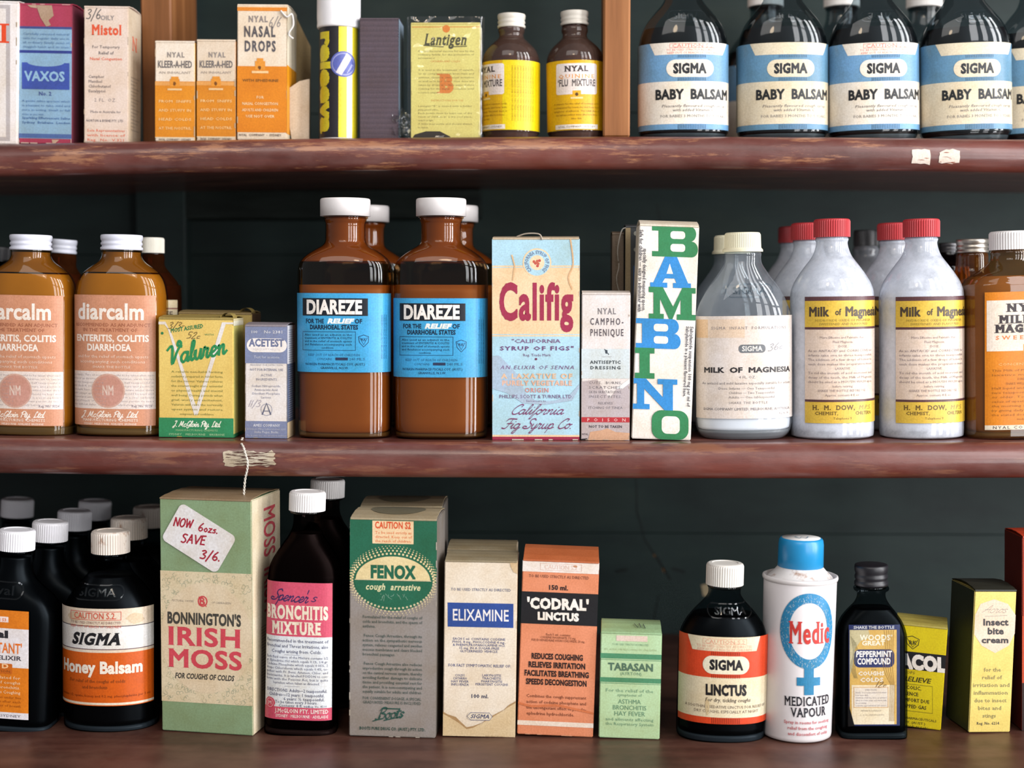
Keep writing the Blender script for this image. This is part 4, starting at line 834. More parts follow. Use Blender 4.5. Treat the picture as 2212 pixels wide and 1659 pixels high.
sd = Art(); sd.r(0, 0, 1, .34, '#cfcdd4'); sd.r(0, .34, 1, .86, '#55617e'); sd.r(0, .86, 1, 1, '#c8b89a')
for i in range(40): sd.r(.15, .04 + i * .02, .8, .046 + i * .02, '#8890a4', up=False)
carton('tablet_carton', 'small white and slate-blue carton between the yellow carton and the amber bottles', 2, (529, 948), (621, 948), (528, 704), (622, 704), .029, '#dcd6d4', Y=0, art=a, side='#6b7590', sideart=sd, lid='#8d8690')
# --- big amber bottles with sky-blue labels
ZP = [(468, 43), (473, 46), (479, 45), (486, 43), (505, 43), (522, 44), (531, 50), (541, 66), (552, 82), (563, 93), (576, 99), (600, 101), (700, 101), (800, 101), (926, 100), (938, 97), (946, 88)]
def dz(cx, capx, dy, label, base):
    a = Art(); c = cx - 16; kk = '#1b1f28'; u = dy
    a.r(cx - 128, 634 + u, cx + 128, 805 + u, '#3f9fd6'); a.r(c - 72, 645 + u, c + 74, 683 + u, kk); a.t('DIAREZE', c, 678 + u, 28, '#ece8e6', w=124, b=.035)
    a.t('FOR THE', c - 42, 699 + u, 9, '#16324e', w=42, b=.035); a.t('RELIEF', c + 14, 699 + u, 9.5, '#e9f0f4', w=56, b=.05, sl=.25); a.t('OF', c + 54, 699 + u, 9, '#16324e', b=.035, sx=.9); a.t('DIARRHOEAL STATES', c, 712 + u, 9, '#16324e', w=106, b=.04)
    a.fr(c - 72, 717 + u, c + 48, 758 + u, 1.2, '#1d4c74'); a.para(['Also used as an adjunct in the', 'treatment of ENTERITIS & COLITIS', 'and in the relief of stomach upsets', 'and flatulence accompanying such', '^conditions.'], c - 66, c + 40, 726 + u, 7, 4.2, '#1d4468', b=.02)
    a.ln([(c + 54, 728 + u), (c + 65, 724 + u), (c + 76, 728 + u), (c + 75, 740 + u), (c + 65, 750 + u), (c + 56, 740 + u), (c + 54, 728 + u)], 1.4, '#1d3c5c'); a.ln([(c + 57, 730 + u), (c + 65, 745 + u), (c + 73, 730 + u)], 1.2, '#1d3c5c'); a.t('RK', c + 65, 737 + u, 6, '#1d3c5c', b=.02)
    a.t('KEEP OUT OF REACH OF CHILDREN', c, 770 + u, 5, '#2a5f8c', w=114); a.t('CONTAINS', c - 20, 779 + u, 5, '#2a5f8c', w=34); a.r(c + 4, 773 + u, c + 31, 779 + u, '#2b3858'); a.t('240 ML.S.', c + 52, 779 + u, 5.4, '#2a5f8c', w=36)
    a.t('NORKEN PHARMACEUTICALS COY. (AUST.)', c + 2, 790 + u, 5, '#1d4468', w=132, b=.02); a.t('GRANVILLE, N.S.W.', c + 2, 798 + u, 5, '#1d4468', w=62, b=.02)
    for i in range(3): a.t('INGREDIENTS KAOLIN PECTIN BELLADONNA', c + 104 + i * 6, 680 + u, 3.4, '#24608e', w=96, ang=90, al='l')
    return bottle('medicine_bottle', label, 2, (cx, base), (capx, 450), [(p, h) for p, h in ZP], Y=0, dr=.72, n=3.2, glass='#dfc49e', liquid='#946438', level=616, residue=(470, 566, '#845430'), group='big amber bottles with sky-blue labels', cap=(430, 468, 54, '#e8e2e0', 'smooth', {'rough': .3}), art=a, floor_px=10)
z_1, Z1I = dz(747, 746, 0, 'big amber bottle with sky-blue label set higher, left of its twin', 947); z_2, _ = dz(953, 953, 11, 'big amber bottle with sky-blue label set lower, beside the tan and blue carton', 948)
for r_, x, lb in ((z_1, 795, 'amber bottle hidden directly behind the left sky-blue-labelled bottle'), (z_2, 985, 'amber bottle hidden directly behind the right sky-blue-labelled bottle')):
    p = unY(x, 500, .12); clone(r_, p.x - r_.location.x, .082, -.006 * 0, lb, skip=('label',))
# --- tan and light blue carton
a = Art(); mr = '#9c2c4c'; bl_ = '#a9cfe2'; tn = '#e6c9a4'
a.r(1063, 517, 1253, 952, bl_); a.r(1063, 574, 1253, 727, tn); a.r(1063, 577, 1253, 578.5, bl_, up=False); a.r(1063, 722, 1253, 724, '#a9cfe2', up=False); a.r(1063, 941, 1253, 945, tn, up=False); a.r(1063, 945, 1253, 952, mr)
a.e(1160, 568, 31, 31, tn); a.e(1160, 568, 28, 28, bl_); a.e(1160, 568, 16, 16, '#eccfae')
a.L += 1
for i in range(9): t = i * .7; a.e(1160 + 7 * math.cos(t) * (i % 3) / 2, 568 + 7 * math.sin(t) * (i % 3) / 2, 3.2, 3.2, '#c0604c' if i % 2 else '#b8504a', up=False, n=8)
a.t('CALIFORNIA SYRUP OF FIGS', 0, 0, 7, '#7488a8', b=.04, tr=.02, al='c', warp=lambda X, Y: (1160 + (19 - Y) * math.sin(X / 24.5), 568 - (19 - Y) * math.cos(X / 24.5)), w=124)
a.t('Califig', 1158, 689, 76 * .98, mr, w=160, b=.026, tr=.03)
a.p([(1063, 770), (1078, 768), (1100, 790), (1118, 810), (1135, 850), (1160, 868), (1200, 866), (1230, 855), (1253, 830), (1253, 838), (1236, 866), (1180, 875), (1130, 872), (1095, 850), (1063, 840)], '#a3b7cc')
a.t('"CALIFORNIA', 1158, 741, 8, '#7a5a84', w=106, b=.01); a.t('SYRUP OF FIGS"', 1160, 757, 8.5, '#6e4a78', w=160, b=.03, tr=.1); a.t('Reg. Trade Mark', 1160, 770, 5.5, '#7a5a84', w=60); a.e(1158, 776, 2.5, 2.5, '#6e2c50')
a.t('AN ELIXIR OF SENNA', 1160, 798, 8, '#7a5a84', w=160, sl=.25, tr=.12); a.t('A LAXATIVE OF', 1160, 818, 10, '#dcb89a', w=154, b=.03, tr=.12); a.t('PURELY VEGETABLE', 1160, 833, 10, '#dcb09a', w=152, b=.03, tr=.06); a.t('ORIGIN', 1160, 848, 9, '#d0908c', w=52, b=.02, tr=.1)
a.t('PHILLIPS, SCOTT & TURNER LTD.', 1158, 861, 7.5, '#74567e', w=160, b=.005); a.t('Successors to', 1158, 869, 4.5, '#7a5a84', w=44)
a.k('California', 1158, 896, 10.5, '#7c3c68', 2.8, wmin=.8, w=114, al='c', sl=.45); a.k('Fig Syrup Co.', 1160, 927, 10.5, '#7c3c68', 3, wmin=.8, w=150, al='c', sl=.45)
a.ln([(1106, 552), (1112, 575), (1108, 605)], 3, '#d8b58c'); a.ln(catmull([(1232, 517), (1238, 570), (1228, 600), (1236, 625)], 5), 3, '#d4ad84'); a.wear(1063, 515, 1253, 952, '#cfc3b4', 14)
cl, cI = carton('syrup_carton', 'tall light blue and tan carton with crimson heading in the middle of the shelf', 2, (1063, 952), (1252, 952), (1062, 515), (1253, 516), .045, '#c8bfb4', Y=0, art=a, side='#cfc4b8', lid='#b9a890')
link('string_end', tube(catmull([(-.012, .003, cI['H'] + .0012), (-.006, .001, cI['H'] + .003), (.002, -.0002, cI['H'] + .0026), (.004, -.001, cI['H'] - .001)], 5), .0005), mat('string', '#a89c8c'), cl)
# --- small white carton
a = Art(); a.r(1256, 754, 1360, 818, '#c9d4da'); a.p([(1256, 818), (1256, 825), (1290, 820), (1300, 838), (1318, 862), (1335, 836), (1360, 826), (1360, 952), (1256, 952)], '#b5aaae'); a.p([(1330, 840), (1360, 818), (1360, 828), (1345, 840)], '#dfe3e4')
a.t('NYAL', 1311, 679, 12.5, '#7c787e', w=40, b=.01, sf=.7, tr=.1); a.t('CAMPHO-', 1311, 702, 14, '#5c565e', w=72, b=.012, tr=.22); a.t('PHENIQUE', 1311, 726, 14.5, '#5c565e', w=72, b=.012, tr=.16)
a.blotch(1310, 760, 5, 6.5, '#3b4550', n=9, j=.6); a.ln([(1306, 755), (1315, 766)], 1.5, '#3b4550'); a.ln([(1300, 771), (1322, 771)], .8, '#a0a0a6'); a.t('ANTISEPTIC', 1308, 786, 6.5, '#4a5258', w=66, b=.04, tr=.08); a.t('DRESSING', 1308, 798, 6.5, '#4a5258', w=66, b=.04, tr=.14)
for i, s_ in enumerate(['CUTS,  BURNS,', 'SCRATCHES,', 'SKIN IRRITATIONS,', 'INSECT BITES,']): a.t(s_, 1308, 830 + i * 10, 5.4, '#77727a', w=72, tr=.1)
a.t('RELIEVES', 1308, 874, 5, '#77727a', w=32); a.t('ITCHING OF TINEA', 1308, 884, 5.2, '#77727a', w=74); a.r(1256, 902, 1360, 913, '#b23038'); a.t('POISON', 1310, 911, 6.5, '#e6c4c2', w=84, tr=.8, b=.01); a.t('NOT TO BE TAKEN', 1308, 925, 5.4, '#45404a', w=72, b=.04)
a.p([(1270, 952), (1275, 934), (1300, 930), (1312, 926), (1330, 934), (1360, 936), (1360, 950), (1345, 952)], '#c9a084'); a.t('NYAL', 1264, 941, 4, '#5a5058', w=14, b=.02); a.p([(1256, 949), (1268, 948), (1270, 952), (1256, 952)], '#2a2426'); a.wear(1256, 633, 1360, 952, '#b0a090', 10, 2)
carton('medicine_carton', 'narrow white and grey carton with red band, torn at its foot', 2, (1255, 952), (1360, 952), (1256, 633), (1363, 636), .03, '#dcd6d6', Y=-.0005, art=a, side='#b8b0ae', lid='#cfc6c0')
# --- tall carton with a column of slab letters
a = Art(); G = '#2f8051'; B = '#3088d0'; WHT = '#e6e2de'
def slab(ch, x0, y0, x1, y1, c):
    """slab-serif capitals drawn as outlines"""
    W, Hh = x1 - x0, y1 - y0; q = lambda P: [(x0 + u * W, y0 + v * Hh) for u, v in P]
    if ch == 'B':
        def bowl(v0, v1, xr, k_): return [(xr - .14, v0)] + [(xr - .14 + .14 * math.sin(math.radians(t)), (v0 + v1) / 2 - (v1 - v0) / 2 * math.cos(math.radians(t))) for t in range(15, 180, 15)] + [(xr - .14, v1)]
        O = [(0, 0)] + bowl(0, .5, .96, 1) + bowl(.49, 1, 1.0, 1) + [(0, 1), (0, .83), (.14, .83), (.14, .17), (0, .17)]; a.p(q(O), c)
        for v0, v1 in ((.17, .42), (.58, .83)): a.pill(x0 + .4 * W, y0 + v0 * Hh, x0 + .72 * W, y0 + v1 * Hh, WHT, r=.1 * Hh)
    if ch == 'A':
        a.p(q([(.36, 0), (.66, 0), (.93, .84), (1, .84), (1, 1), (.56, 1), (.56, .84), (.64, .84), (.6, .7), (.36, .7), (.3, .84), (.42, .84), (.42, 1), (0, 1), (0, .84), (.08, .84)]), c); a.p(q([(.40, .55), (.56, .55), (.48, .22)]), WHT)
    if ch == 'M': a.p(q([(0, 0), (.3, 0), (.52, .6), (.72, 0), (1, 0), (1, .17), (.92, .17), (.92, .83), (1, .83), (1, 1), (.6, 1), (.6, .83), (.68, .83), (.68, .36), (.5, 1), (.44, 1), (.24, .36), (.24, .83), (.32, .83), (.32, 1), (0, 1), (0, .83), (.1, .83), (.1, .17), (0, .17)]), c)
    if ch == 'I': a.p(q([(0, 0), (1, 0), (1, .18), (.76, .18), (.76, .82), (1, .82), (1, 1), (0, 1), (0, .82), (.24, .82), (.24, .18), (0, .18)]), c)
    if ch == 'N': a.p(q([(0, 0), (.3, 0), (.68, .6), (.68, .17), (.56, .17), (.56, 0), (1, 0), (1, .17), (.9, .17), (.9, 1.02), (.72, 1.02), (.26, .33), (.26, .83), (.38, .83), (.38, 1), (0, 1), (0, .83), (.1, .83), (.1, .17), (0, .17)]), c)
    if ch == 'O': a.pill(x0, y0, x1, y1, c, r=.27 * W); a.pill(x0 + .27 * W, y0 + .2 * Hh, x1 - .24 * W, y1 - .2 * Hh, WHT, r=.14 * W)
slab('B', 1409, 490, 1507, 556, G); slab('A', 1405, 556, 1492, 622, B); slab('M', 1402, 621, 1502, 690, G); slab('B', 1374, 689, 1470, 753, B); slab('I', 1372, 752, 1414, 818, G); slab('N', 1367, 818, 1463, 884, B); slab('O', 1408, 885, 1487, 948, G)
a.t('Safe for children — easy to administer with', 1383, 500, 7.5, '#44414a', w=176, ang=91.5, al='l', b=.02); a.t('specially designed measuring spoon.', 1391, 540, 7.5, '#44414a', w=134, ang=91.5, al='l', b=.02); a.t('Salicylamide suspension 100 mg per ml of', 1491, 703, 6.5, '#44414a', w=172, ang=92.5, al='l', b=.02); a.t('Salicylamide in a pleasant flavoured base.', 1482, 703, 6.5, '#44414a', w=152, ang=92.5, al='l', b=.02)
sd = Art(); sd.r(.0, .38, .5, .9, '#b9b6b0')
bb, bI = carton('medicine_carton', 'tall leaning white carton with a column of blue and green slab letters', 2, (1364, 949), (1492, 948), (1380, 488), (1512, 491), .038, WHT, Y=-.001, art=a, side='#d8d4c8', lid='#d8cfc0', bulge=.003)
# --- old cartons behind, tied with string
a = Art(); a.t('easy to administer', 1334, 620, 7, '#5d5040', w=100, ang=-90, al='l', b=.02)
o1, _ = carton('medicine_carton', 'old brown-grey carton in shadow behind the narrow white carton', 2, (1321, 940), (1346, 940), (1322, 505), (1348, 505), .03, '#6a5c4e', Y=.05, art=a, side='#4b4038')
o2, _ = carton('medicine_carton', 'old carton with a cream edge and dark face, just left of the slab-letter carton', 2, (1347, 940), (1384, 940), (1350, 490), (1390, 490), .03, '#35383c', Y=.045, side='#45413a', art=(lambda q: (q.r(1349, 492, 1362, 938, '#8f8063'), q.e(1374, 505, 5, 5, '#8a8a84'), q.e(1374, 540, 5, 5, '#8a8a84'), q.r(1368, 575, 1386, 640, '#31507c'), q)[-1])(Art()))
so = empty('string', 'thin grey string hanging loose on the old cartons behind', 'string', unY(1340, 520, .04)); so_l = so.location.copy()
pts = [unY(x, y, .043) - so_l for x, y in ((1352, 492), (1344, 496), (1338, 515), (1334, 545), (1337, 575), (1332, 600), (1336, 625), (1344, 634))]
link('cord', tube(catmull([tuple(p) for p in pts], 5), .0004), mat('string', '#9a958c'), so)
# --- clear bottle, white liquid
MP = [(545, 38), (550, 40), (558, 39), (570, 41), (584, 49), (600, 60), (620, 75), (645, 89), (665, 97), (690, 102), (740, 103), (840, 103), (900, 103), (922, 101), (936, 95), (946, 84)]
a = Art(); c = 1606; a.r(1480, 683, 1735, 905, '#ddd4d0'); a.r(1484, 690, 1520, 730, '#dfbf9c'); a.r(1520, 690, 1600, 730, '#decab8'); a.t('SIGMA  INFANT  FORMULATIONS', c + 6, 712, 6, '#8d878c', w=168, b=.02, tr=.12)
a.pill(1587, 745, 1645, 763, '#6c7178', r=8); a.t('SIGMA', 1616, 759, 10.5, '#dcdcdc', w=44, b=.02); a.k('36c', 1650, 760, 7, '#8f9096', 1.7, w=36, hand=True, sl=.3, ang=-8)
a.t('MILK  OF  MAGNESIA', c + 4, 805, 10.5, '#2e2c30', w=200, b=.035); a.t('4 FL. OZ.', c, 818, 5.4, '#88858a', w=36); a.t('An antacid and mild laxative especially suitable for infants', c + 2, 831, 5.4, '#88858a', w=206)
for i, s_ in enumerate(['Dose: Infants — One Teaspoonful', 'Children — Two Teaspoonfuls', 'Adults — One tablespoonful']): a.t(s_, c + 28, 842 + i * 9, 5, '#908d92', w=118 - i * 12, al='r') if False else a.t(s_, c + 60, 842 + i * 9.5, 5, '#908d92', w=(122, 100, 100)[i], al='r')
a.t('SHAKE THE BOTTLE', c + 2, 873, 5, '#88858a', w=84, tr=.1); a.t('SIGMA COMPANY LIMITED, MELBOURNE, AUSTRALIA', c + 2, 887, 5.4, '#88858a', w=200, b=.02); a.t('Reg. No. 74', 1690, 897, 4.4, '#908d92', w=26)
mm, _ = bottle('medicine_bottle', 'clear bottle of white liquid with plain white label and cream flared cap', 2, (1606, 946), (1604, 520), MP, Y=0, dr=.66, n=2.3, glass='#f0f4f6', liquid='#f2f2f6', level=700, cap=(503, 545, 42, '#ded8bc', 'flared'), art=a, emboss=('SIGMA', 1612, 636, 15, 74), film=.12, fcol='#d4dae4', floor_px=18)
p = unY(1578, 540, .09); clone(mm, p.x - mm.location.x, .05, 0, 'clear bottle with cream flared cap, half hidden behind the plain white-labelled one', skip=('label',))
# --- clear bottles, red caps
RP = [(512, 32), (518, 35), (526, 33), (540, 36), (556, 43), (575, 57), (595, 71), (615, 82), (640, 88), (700, 88), (860, 88), (930, 88), (940, 85), (946, 77)]
def red(cx, label, cap_y=474):
    a = Art(); c = cx + 8; yw = '#d8b648'; br = '#5b3c40'
    a.r(cx - 74, 641, cx + 118, 915, '#dfcdc0'); a.r(cx - 74, 641, cx + 118, 709, yw); a.r(cx - 74, 641, cx + 118, 650, br); a.r(cx - 74, 707, cx + 118, 712, br); a.r(cx - 74, 868, cx + 118, 915, yw); a.r(cx - 74, 864, cx + 118, 869, br)
    a.t('Milk', cx - 43, 683, 19, '#4c4034', w=42, b=.03); a.t('of', cx - 2, 681, 13, '#4c4034', w=12, b=.02); a.t('Magnesia', cx + 59, 683, 19, '#4c4034', w=92, b=.03); a.t('HYDROXIDE OXIDE OF MAGNESIA', c + 6, 695, 5, '#a08c40', w=128); a.t('SWEETENED AND FLAVOURED', c + 6, 703, 5, '#a08c40', w=112)
    a.para(['^More Effective and Palatable than', '^Fluid Magnesia.', '^DOSE.', 'As an ANTACID and CORRECTIVE for', 'infants take one to three teaspoonfuls', 'The addition of a few drops of lemon to', 'each dose makes the preparation more', '^LAXATIVE.', 'To rid the mouth of acid secretion and', 'decay of the teeth, the Milk of Magnesia', 'should be used as a MOUTH WASH upon', '^before retiring.', '^SHAKE THE BOTTLE BEFORE USE', '^Approx. contents 8 fl. oz.'], cx - 66, cx + 84, 732, 9.6, 5, '#9a8d90')
    a.t('H.  M.  DOW,', cx - 10, 886, 9.5, '#6a5428', w=92, b=.03, sf=.8); a.t('M.P.S.', cx + 62, 886, 9, '#8a7840', w=36, sl=.2); a.t('CHEMIST,', cx - 26, 897, 7, '#6a5428', w=50, b=.03, sf=.6); a.t('CHILTERN', cx + 58, 897, 7, '#6a5428', w=44, b=.03); a.t('Telephone 9', cx + 8, 907, 5, '#6a5428', w=40)
    return bottle('medicine_bottle', label, 2, (cx, 946), (cx, 494), RP, Y=.001, dr=.92, n=2.2, glass='#eef2f5', liquid='#f0f0f6', level=628, group='chalky red-capped bottles', cap=(cap_y, 513, 39, '#b02a30', 'ribbed', {'rough': .45}), art=a, film=.8, fcol='#d6dae4', floor_px=14)[0]
r1 = red(1797, 'clear chalky bottle with red cap and yellow-banded label, nearest the plain white-labelled bottle'); r2 = red(1990, 'clear chalky bottle with red cap and yellow-banded label, nearest the orange-labelled bottle')
for src, x, dy, lb in ((r1, 1752, .058, 'red-capped chalky bottle in the second row behind the left one'), (r1, 1722, .115, 'red-capped chalky bottle in shadow in the third row behind the left one'), (r2, 1940, .058, 'red-capped chalky bottle in the second row behind the right one')):
    Y_ = src.location.y + dy; p = unY(x, 500, Y_); clone(src, p.x - src.location.x, dy, 0, lb)
plain('medicine_bottle', 'clear bottle with black cap in shadow between the red-capped bottles', 2, 1868, 1870, .12, [(532, 24), (540, 28), (556, 28), (575, 45), (600, 60), (640, 66), (880, 66), (900, 60)], 905, (498, 532, 26, '#1c1c1e', 'ribbed'), '#8f989c', None, 600, film=.3)
plain('medicine_bottle', 'dark bottle with dusty dark cap beside the right red-capped bottle', 2, 2050, 2050, .11, [(545, 22), (556, 26), (575, 40), (600, 54), (880, 54), (900, 50)], 905, (525, 546, 22, '#5c5c5e', 'screw', {'metal': 1}), '#3a3a3c', '#111113', 590)
plain('medicine_bottle', 'amber bottle with tarnished metal cap, behind the orange-labelled bottle', 2, 2098, 2100, .05, [(546, 30), (552, 33), (570, 34), (590, 38), (612, 60), (640, 72), (900, 72), (925, 68)], 928, (517, 547, 34, '#b0aaa0', 'screw', {'metal': 1}), '#cc8a3c', '#6a3c14', 620, film=.3, fcol='#7a4a1c')
a = Art(); c = 2192; a.r(2108, 630, 2290, 928, '#d37f1c'); a.r(2112, 648, 2290, 758, '#e4d8cc'); a.t('NYAL', c + 6, 672, 15, '#3a3236', w=88, b=.06, sf=1.4, tr=.15); a.t('MILK OF', c + 6, 697, 15, '#3a3236', w=120, b=.06, sf=1.4, tr=.05); a.t('MAGNESIA', c + 8, 717, 15, '#3a3236', w=140, b=.06, sf=1.4)
a.t('SWEETENED', c + 8, 733, 8, '#e07a3c', w=140, tr=.3, b=.03, sf=.6); a.r(2188, 744, 2212, 770, '#dd9040'); a.blotch(2200, 758, 5, 7, '#7a4416'); a.t('CONCENTRATED MILK', 2200, 789, 5, '#eab878', w=130)
a.para(['This Milk of Magnesia is a mild', 'laxative most suitable.', '^DIRECTIONS', '^SHAKE WELL BEFORE USING', 'Half liquid and children one or', 'two teaspoonfuls for an adult', 'or older. To be effective in', 'cases of upset stomach. Use in', 'the morning and at night first', 'by giving daily. Do not exceed', 'the stated dose without having', '^medical advice.'], 2122, 2270, 802, 9.6, 4.8, '#a0621c'); a.r(2108, 918, 2290, 928, '#ded4c2'); a.t('NYAL COMPANY', 2180, 926, 6, '#4c4446', w=112, b=.03, tr=.2)
bottle('medicine_bottle', 'amber bottle with orange and white label cut off by the right frame edge', 2, (2186, 943), (2182, 520), [(540, 38), (546, 41), (554, 40), (566, 44), (580, 60), (594, 82), (608, 94), (625, 101), (700, 102), (920, 102), (934, 99), (943, 90)], Y=0, dr=.7, n=3.4, glass='#e4cca4', liquid='#a0703a', level=596, film=.25, fcol='#6c4a24', cap=(500, 540, 44, '#e0dcda', 'ribbed'), art=a, floor_px=14)
# --- the string hanging over the edge
P = [(524, 952, -.004), (521, 956, -.014), (526, 966, -.0215), (531, 982, -.0235), (535, 998, -.0245), (534, 1015, -.024), (530, 1032, -.023), (528, 1050, -.022), (527, 1066, -.021), (527, 1079, -.0205)]
pw = [unY(x, y, Y) for x, y, Y in P]; pw[0].z = z2(pw[0].x) + .0008
so = empty('string', 'frayed white string hanging over the middle shelf edge down to the green carton', 'string', pw[0]); l0 = pw[0].copy(); base = catmull([tuple(p - l0) for p in pw], 8)
for ph in (0, math.pi):
    link('strand', tube([(x + .0004 * math.cos(i * .9 + ph), y + .0004 * math.sin(i * .9 + ph), z) for i, (x, y, z) in enumerate(base)], .00042), mat('string', '#d9d2c6'), so)
# ================================================================== COUNTER
# --- dark flask, orange and white label (left edge)
NP = [(1186, 36), (1192, 38), (1200, 36), (1225, 37), (1245, 45), (1265, 62), (1285, 82), (1305, 95), (1330, 101), (1400, 102), (1540, 102), (1566, 101), (1580, 94)]
a = Art(); c = 4; og = '#d77a1c'
a.r(-80, 1318, 84, 1552, og); a.r(-80, 1357, 84, 1441, '#dfdbe0'); a.r(-80, 1538, 84, 1552, '#dfdbe0'); a.r(-30, 1332, 39, 1344, '#efe0e2'); a.t('CAUTION S3', 4, 1342, 6.5, '#e07a4a', w=62, b=.03)
a.t('Nyal', 3, 1377, 14, '#2b2a30', w=74, b=.05); a.t("'DECONGESTANT'", -12, 1410, 21, '#e07428', w=164, b=.015); a.t('COUGH ELIXIR', 2, 1425, 9, '#4a464e', w=132, b=.02); a.pill(-44, 1433, 48, 1455, '#c4661c', r=2); a.t('CHILD', 0, 1443, 9, '#f0c79a', w=80, b=.03, tr=.2); a.t('PREPARATION', 6, 1452, 4.6, '#8a4a1a', w=76, b=.02)
a.para(['Specially formulated for', 'the safe relief of coughs', 'colds and croup, bronchitis.', 'Decongestion · Eases Coughing'], -62, 66, 1466, 10.5, 6.2, '#f2caa0', b=.02); a.para(['Directions: for children under five', 'years of age. Shortly after each', 'meal reduces tightness of breath'], -62, 68, 1508, 9, 5, '#a35514'); a.t('NYAL COMPANY · SYDNEY', -8, 1548, 5.5, '#6c6670', w=150)
nb, _ = bottle('medicine_bottle', 'black glass flask with orange and white label, cut off by the left edge', 3, (20, 1581), (36, 1165), NP, dr=.55, n=4.5, glass='#b6bec4', liquid='#07080a', level=1200, group='dark flasks with orange labels in the receding row', cap=(1143, 1186, 40, '#e4e2e6', 'ribbed'), art=a, emboss=('nyal', 20, 1286, 18, 60))
# --- round dark bottle, honey label
HP = [(1192, 38), (1198, 41), (1205, 40), (1222, 41), (1238, 50), (1258, 68), (1278, 84), (1298, 96), (1318, 101), (1360, 103), (1500, 103), (1550, 103), (1570, 100), (1582, 90)]
a = Art(); c = 243; cr = '#dccdbb'
a.r(118, 1316, 366, 1526, '#c95a14'); a.r(118, 1316, 366, 1411, cr); a.r(118, 1355, 366, 1403, '#e0dedd', up=False); a.r(118, 1353, 366, 1355, '#5a5258', up=False); a.r(118, 1403, 366, 1405, '#6a5258', up=False); a.r(118, 1519, 366, 1524, '#e2d4c0'); a.blotch(180, 1334, 26, 12, '#cdb89c'); a.blotch(318, 1338, 24, 14, '#cfba9e')
a.fr(168, 1322, 286, 1341, 1.3, '#d06a5a'); a.t('CAUTION S.2.', 227, 1338, 13, '#cf5a48', w=98, b=.01); a.t('TO BE USED STRICTLY AS DIRECTED', 227, 1349, 5.2, '#8a6a66', w=118); a.t('KEEP OUT OF REACH OF CHILDREN', 227, 1357.5, 5.2, '#cf6a58', w=118, b=.01)
a.t('SIGMA', 228, 1393, 23, '#1b1a1e', w=112, b=.04, sl=.3, sf=.8); a.t('Honey Balsam', 236, 1455, 24, '#efe8de', w=196, b=.034); a.t('For relief of the coughs of colds', 230, 1476, 7, '#8a4418', w=130, b=.01); a.t('and bronchitis', 228, 1489, 7, '#8a4418', w=58, b=.01); a.t('Contains 1/2 opiate, honey and 0.2 mg. phenylephrine per 5 ml.', 243, 1507, 5, '#8a3c10', w=224, b=.01)
hb, _ = bottle('medicine_bottle', 'dark round-shouldered bottle with orange and cream label and rust-speckled cap', 3, (242, 1583), (239, 1170), HP, dr=.78, n=2.2, glass='#b6bec4', liquid='#0a0809', level=1240, cap=(1146, 1193, 42, '#d8ccc0', 'ribbed', {'rust': 1}), art=a, emboss=('SIGMA', 228, 1292, 16, 86))
# rows of dark bottles behind
def rowback(src, lst):
    for x, y, Y_, lb, fc in lst:
        p = unY(x, y, Y_); clone(src, p.x - src.location.x, Y_ - src.location.y, 0, lb, None, skip=('label', 'embossed_lettering'))
rowback(nb, [(84, 1145, .018, 'black flask with white cap, second in the receding row at the left', 0), (138, 1130, .065, 'black flask with dull white cap, third in the receding row at the left', 0), (183, 1120, .112, 'black flask with grey-white cap, last in the receding row at the left', 0), (16, 1115, .12, 'black flask with shaded cap, at the back by the left frame edge', 0)])
rowback(hb, [(275, 1147, .045, 'dark bottle with yellowish cap, behind the rust-capped one', 0), (322, 1134, .095, 'dark bottle with brownish cap, deep behind, beside the green carton', 0)])
# --- green and cream carton with the price ticket
a = Art(); gn = '#87a07c'; cm = '#dccdae'
x0, x1 = 338, 552
a.r(x0, 1236, x1, 1520, cm)
random.seed(11); a.L += 1
for i in range(420):
    x, y = random.uniform(x0 + 5, x1 - 5), random.uniform(1240, 1516)
    if ((x - 446) / 98) ** 2 + ((y - 1378) / 116) ** 2 > 1.0:
        r_ = random.uniform(2.5, 5); t0 = random.uniform(0, 360); a.ln(a.arcp(x, y, r_, r_, t0, t0 + 250, 7), 1, '#a9ab92' if i % 3 else '#c2ba96')
a.e(446, 1378, 102, 120, '#dfcdb0', n=48)
a.t('PECTORAL OXYMEL', 394, 1302, 4.4, '#7a7068', w=50, sl=.2); a.t('OF CARRAGEEN', 479, 1303, 4.4, '#7a7068', w=44, sl=.2); a.ring(438, 1299, 11, 12, 3, '#cc4a50'); a.t('B', 438, 1307, 16, '#cc4a50', b=.02, sf=1.2); a.ln([(430, 1290), (446, 1310)], 2, '#cc4a50')
a.t("BONNINGTON'S", 441, 1349, 23, '#46443f', w=165, b=.035); a.t('IRISH', 443, 1395, 37, '#d04a58', w=168, b=.025, sf=.35); a.t('MOSS', 444, 1443, 37, '#d04a58', w=168, b=.025, sf=.35); a.t('FOR COUGHS OF COLDS', 442, 1468, 11, '#46443f', w=132, b=.03, sl=.2); a.wear(x0, 1078, x1, 1588, '#b9a888', 22, 3.5)
sd = Art()
sd.t('IRISH MOSS', .55, .03, .32 * .068 * 12, '#c4505a', b=.03) if False else None
sA = Art(); sA.t('MOSS', 0, 0, .2, '#c9525e', w=.22, b=.03, al='l', warp=lambda X, Y: (.42 + (-Y) * 1.9, .05 + X), res=3); sA.t('IRISH', 0, 0, .2, '#c9525e', w=.2, b=.03, al='l', warp=lambda X, Y: (.42 + (-Y) * 1.9, .31 + X), res=3)
for i in range(22): sA.r(.3, .56 + i * .013, .9 - .1 * (i % 3), .563 + i * .013, '#8a8078', up=False)
im, iI = carton('syrup_carton', 'tall sage green and cream carton with a handwritten white price ticket', 3, (350, 1579), (547, 1590), (342, 1076), (545, 1082), .052, gn, yaw=math.radians(-9), art=a, side='#d9ccb2', left='#8a9a78', sideart=sA, lid='#8f7a60')
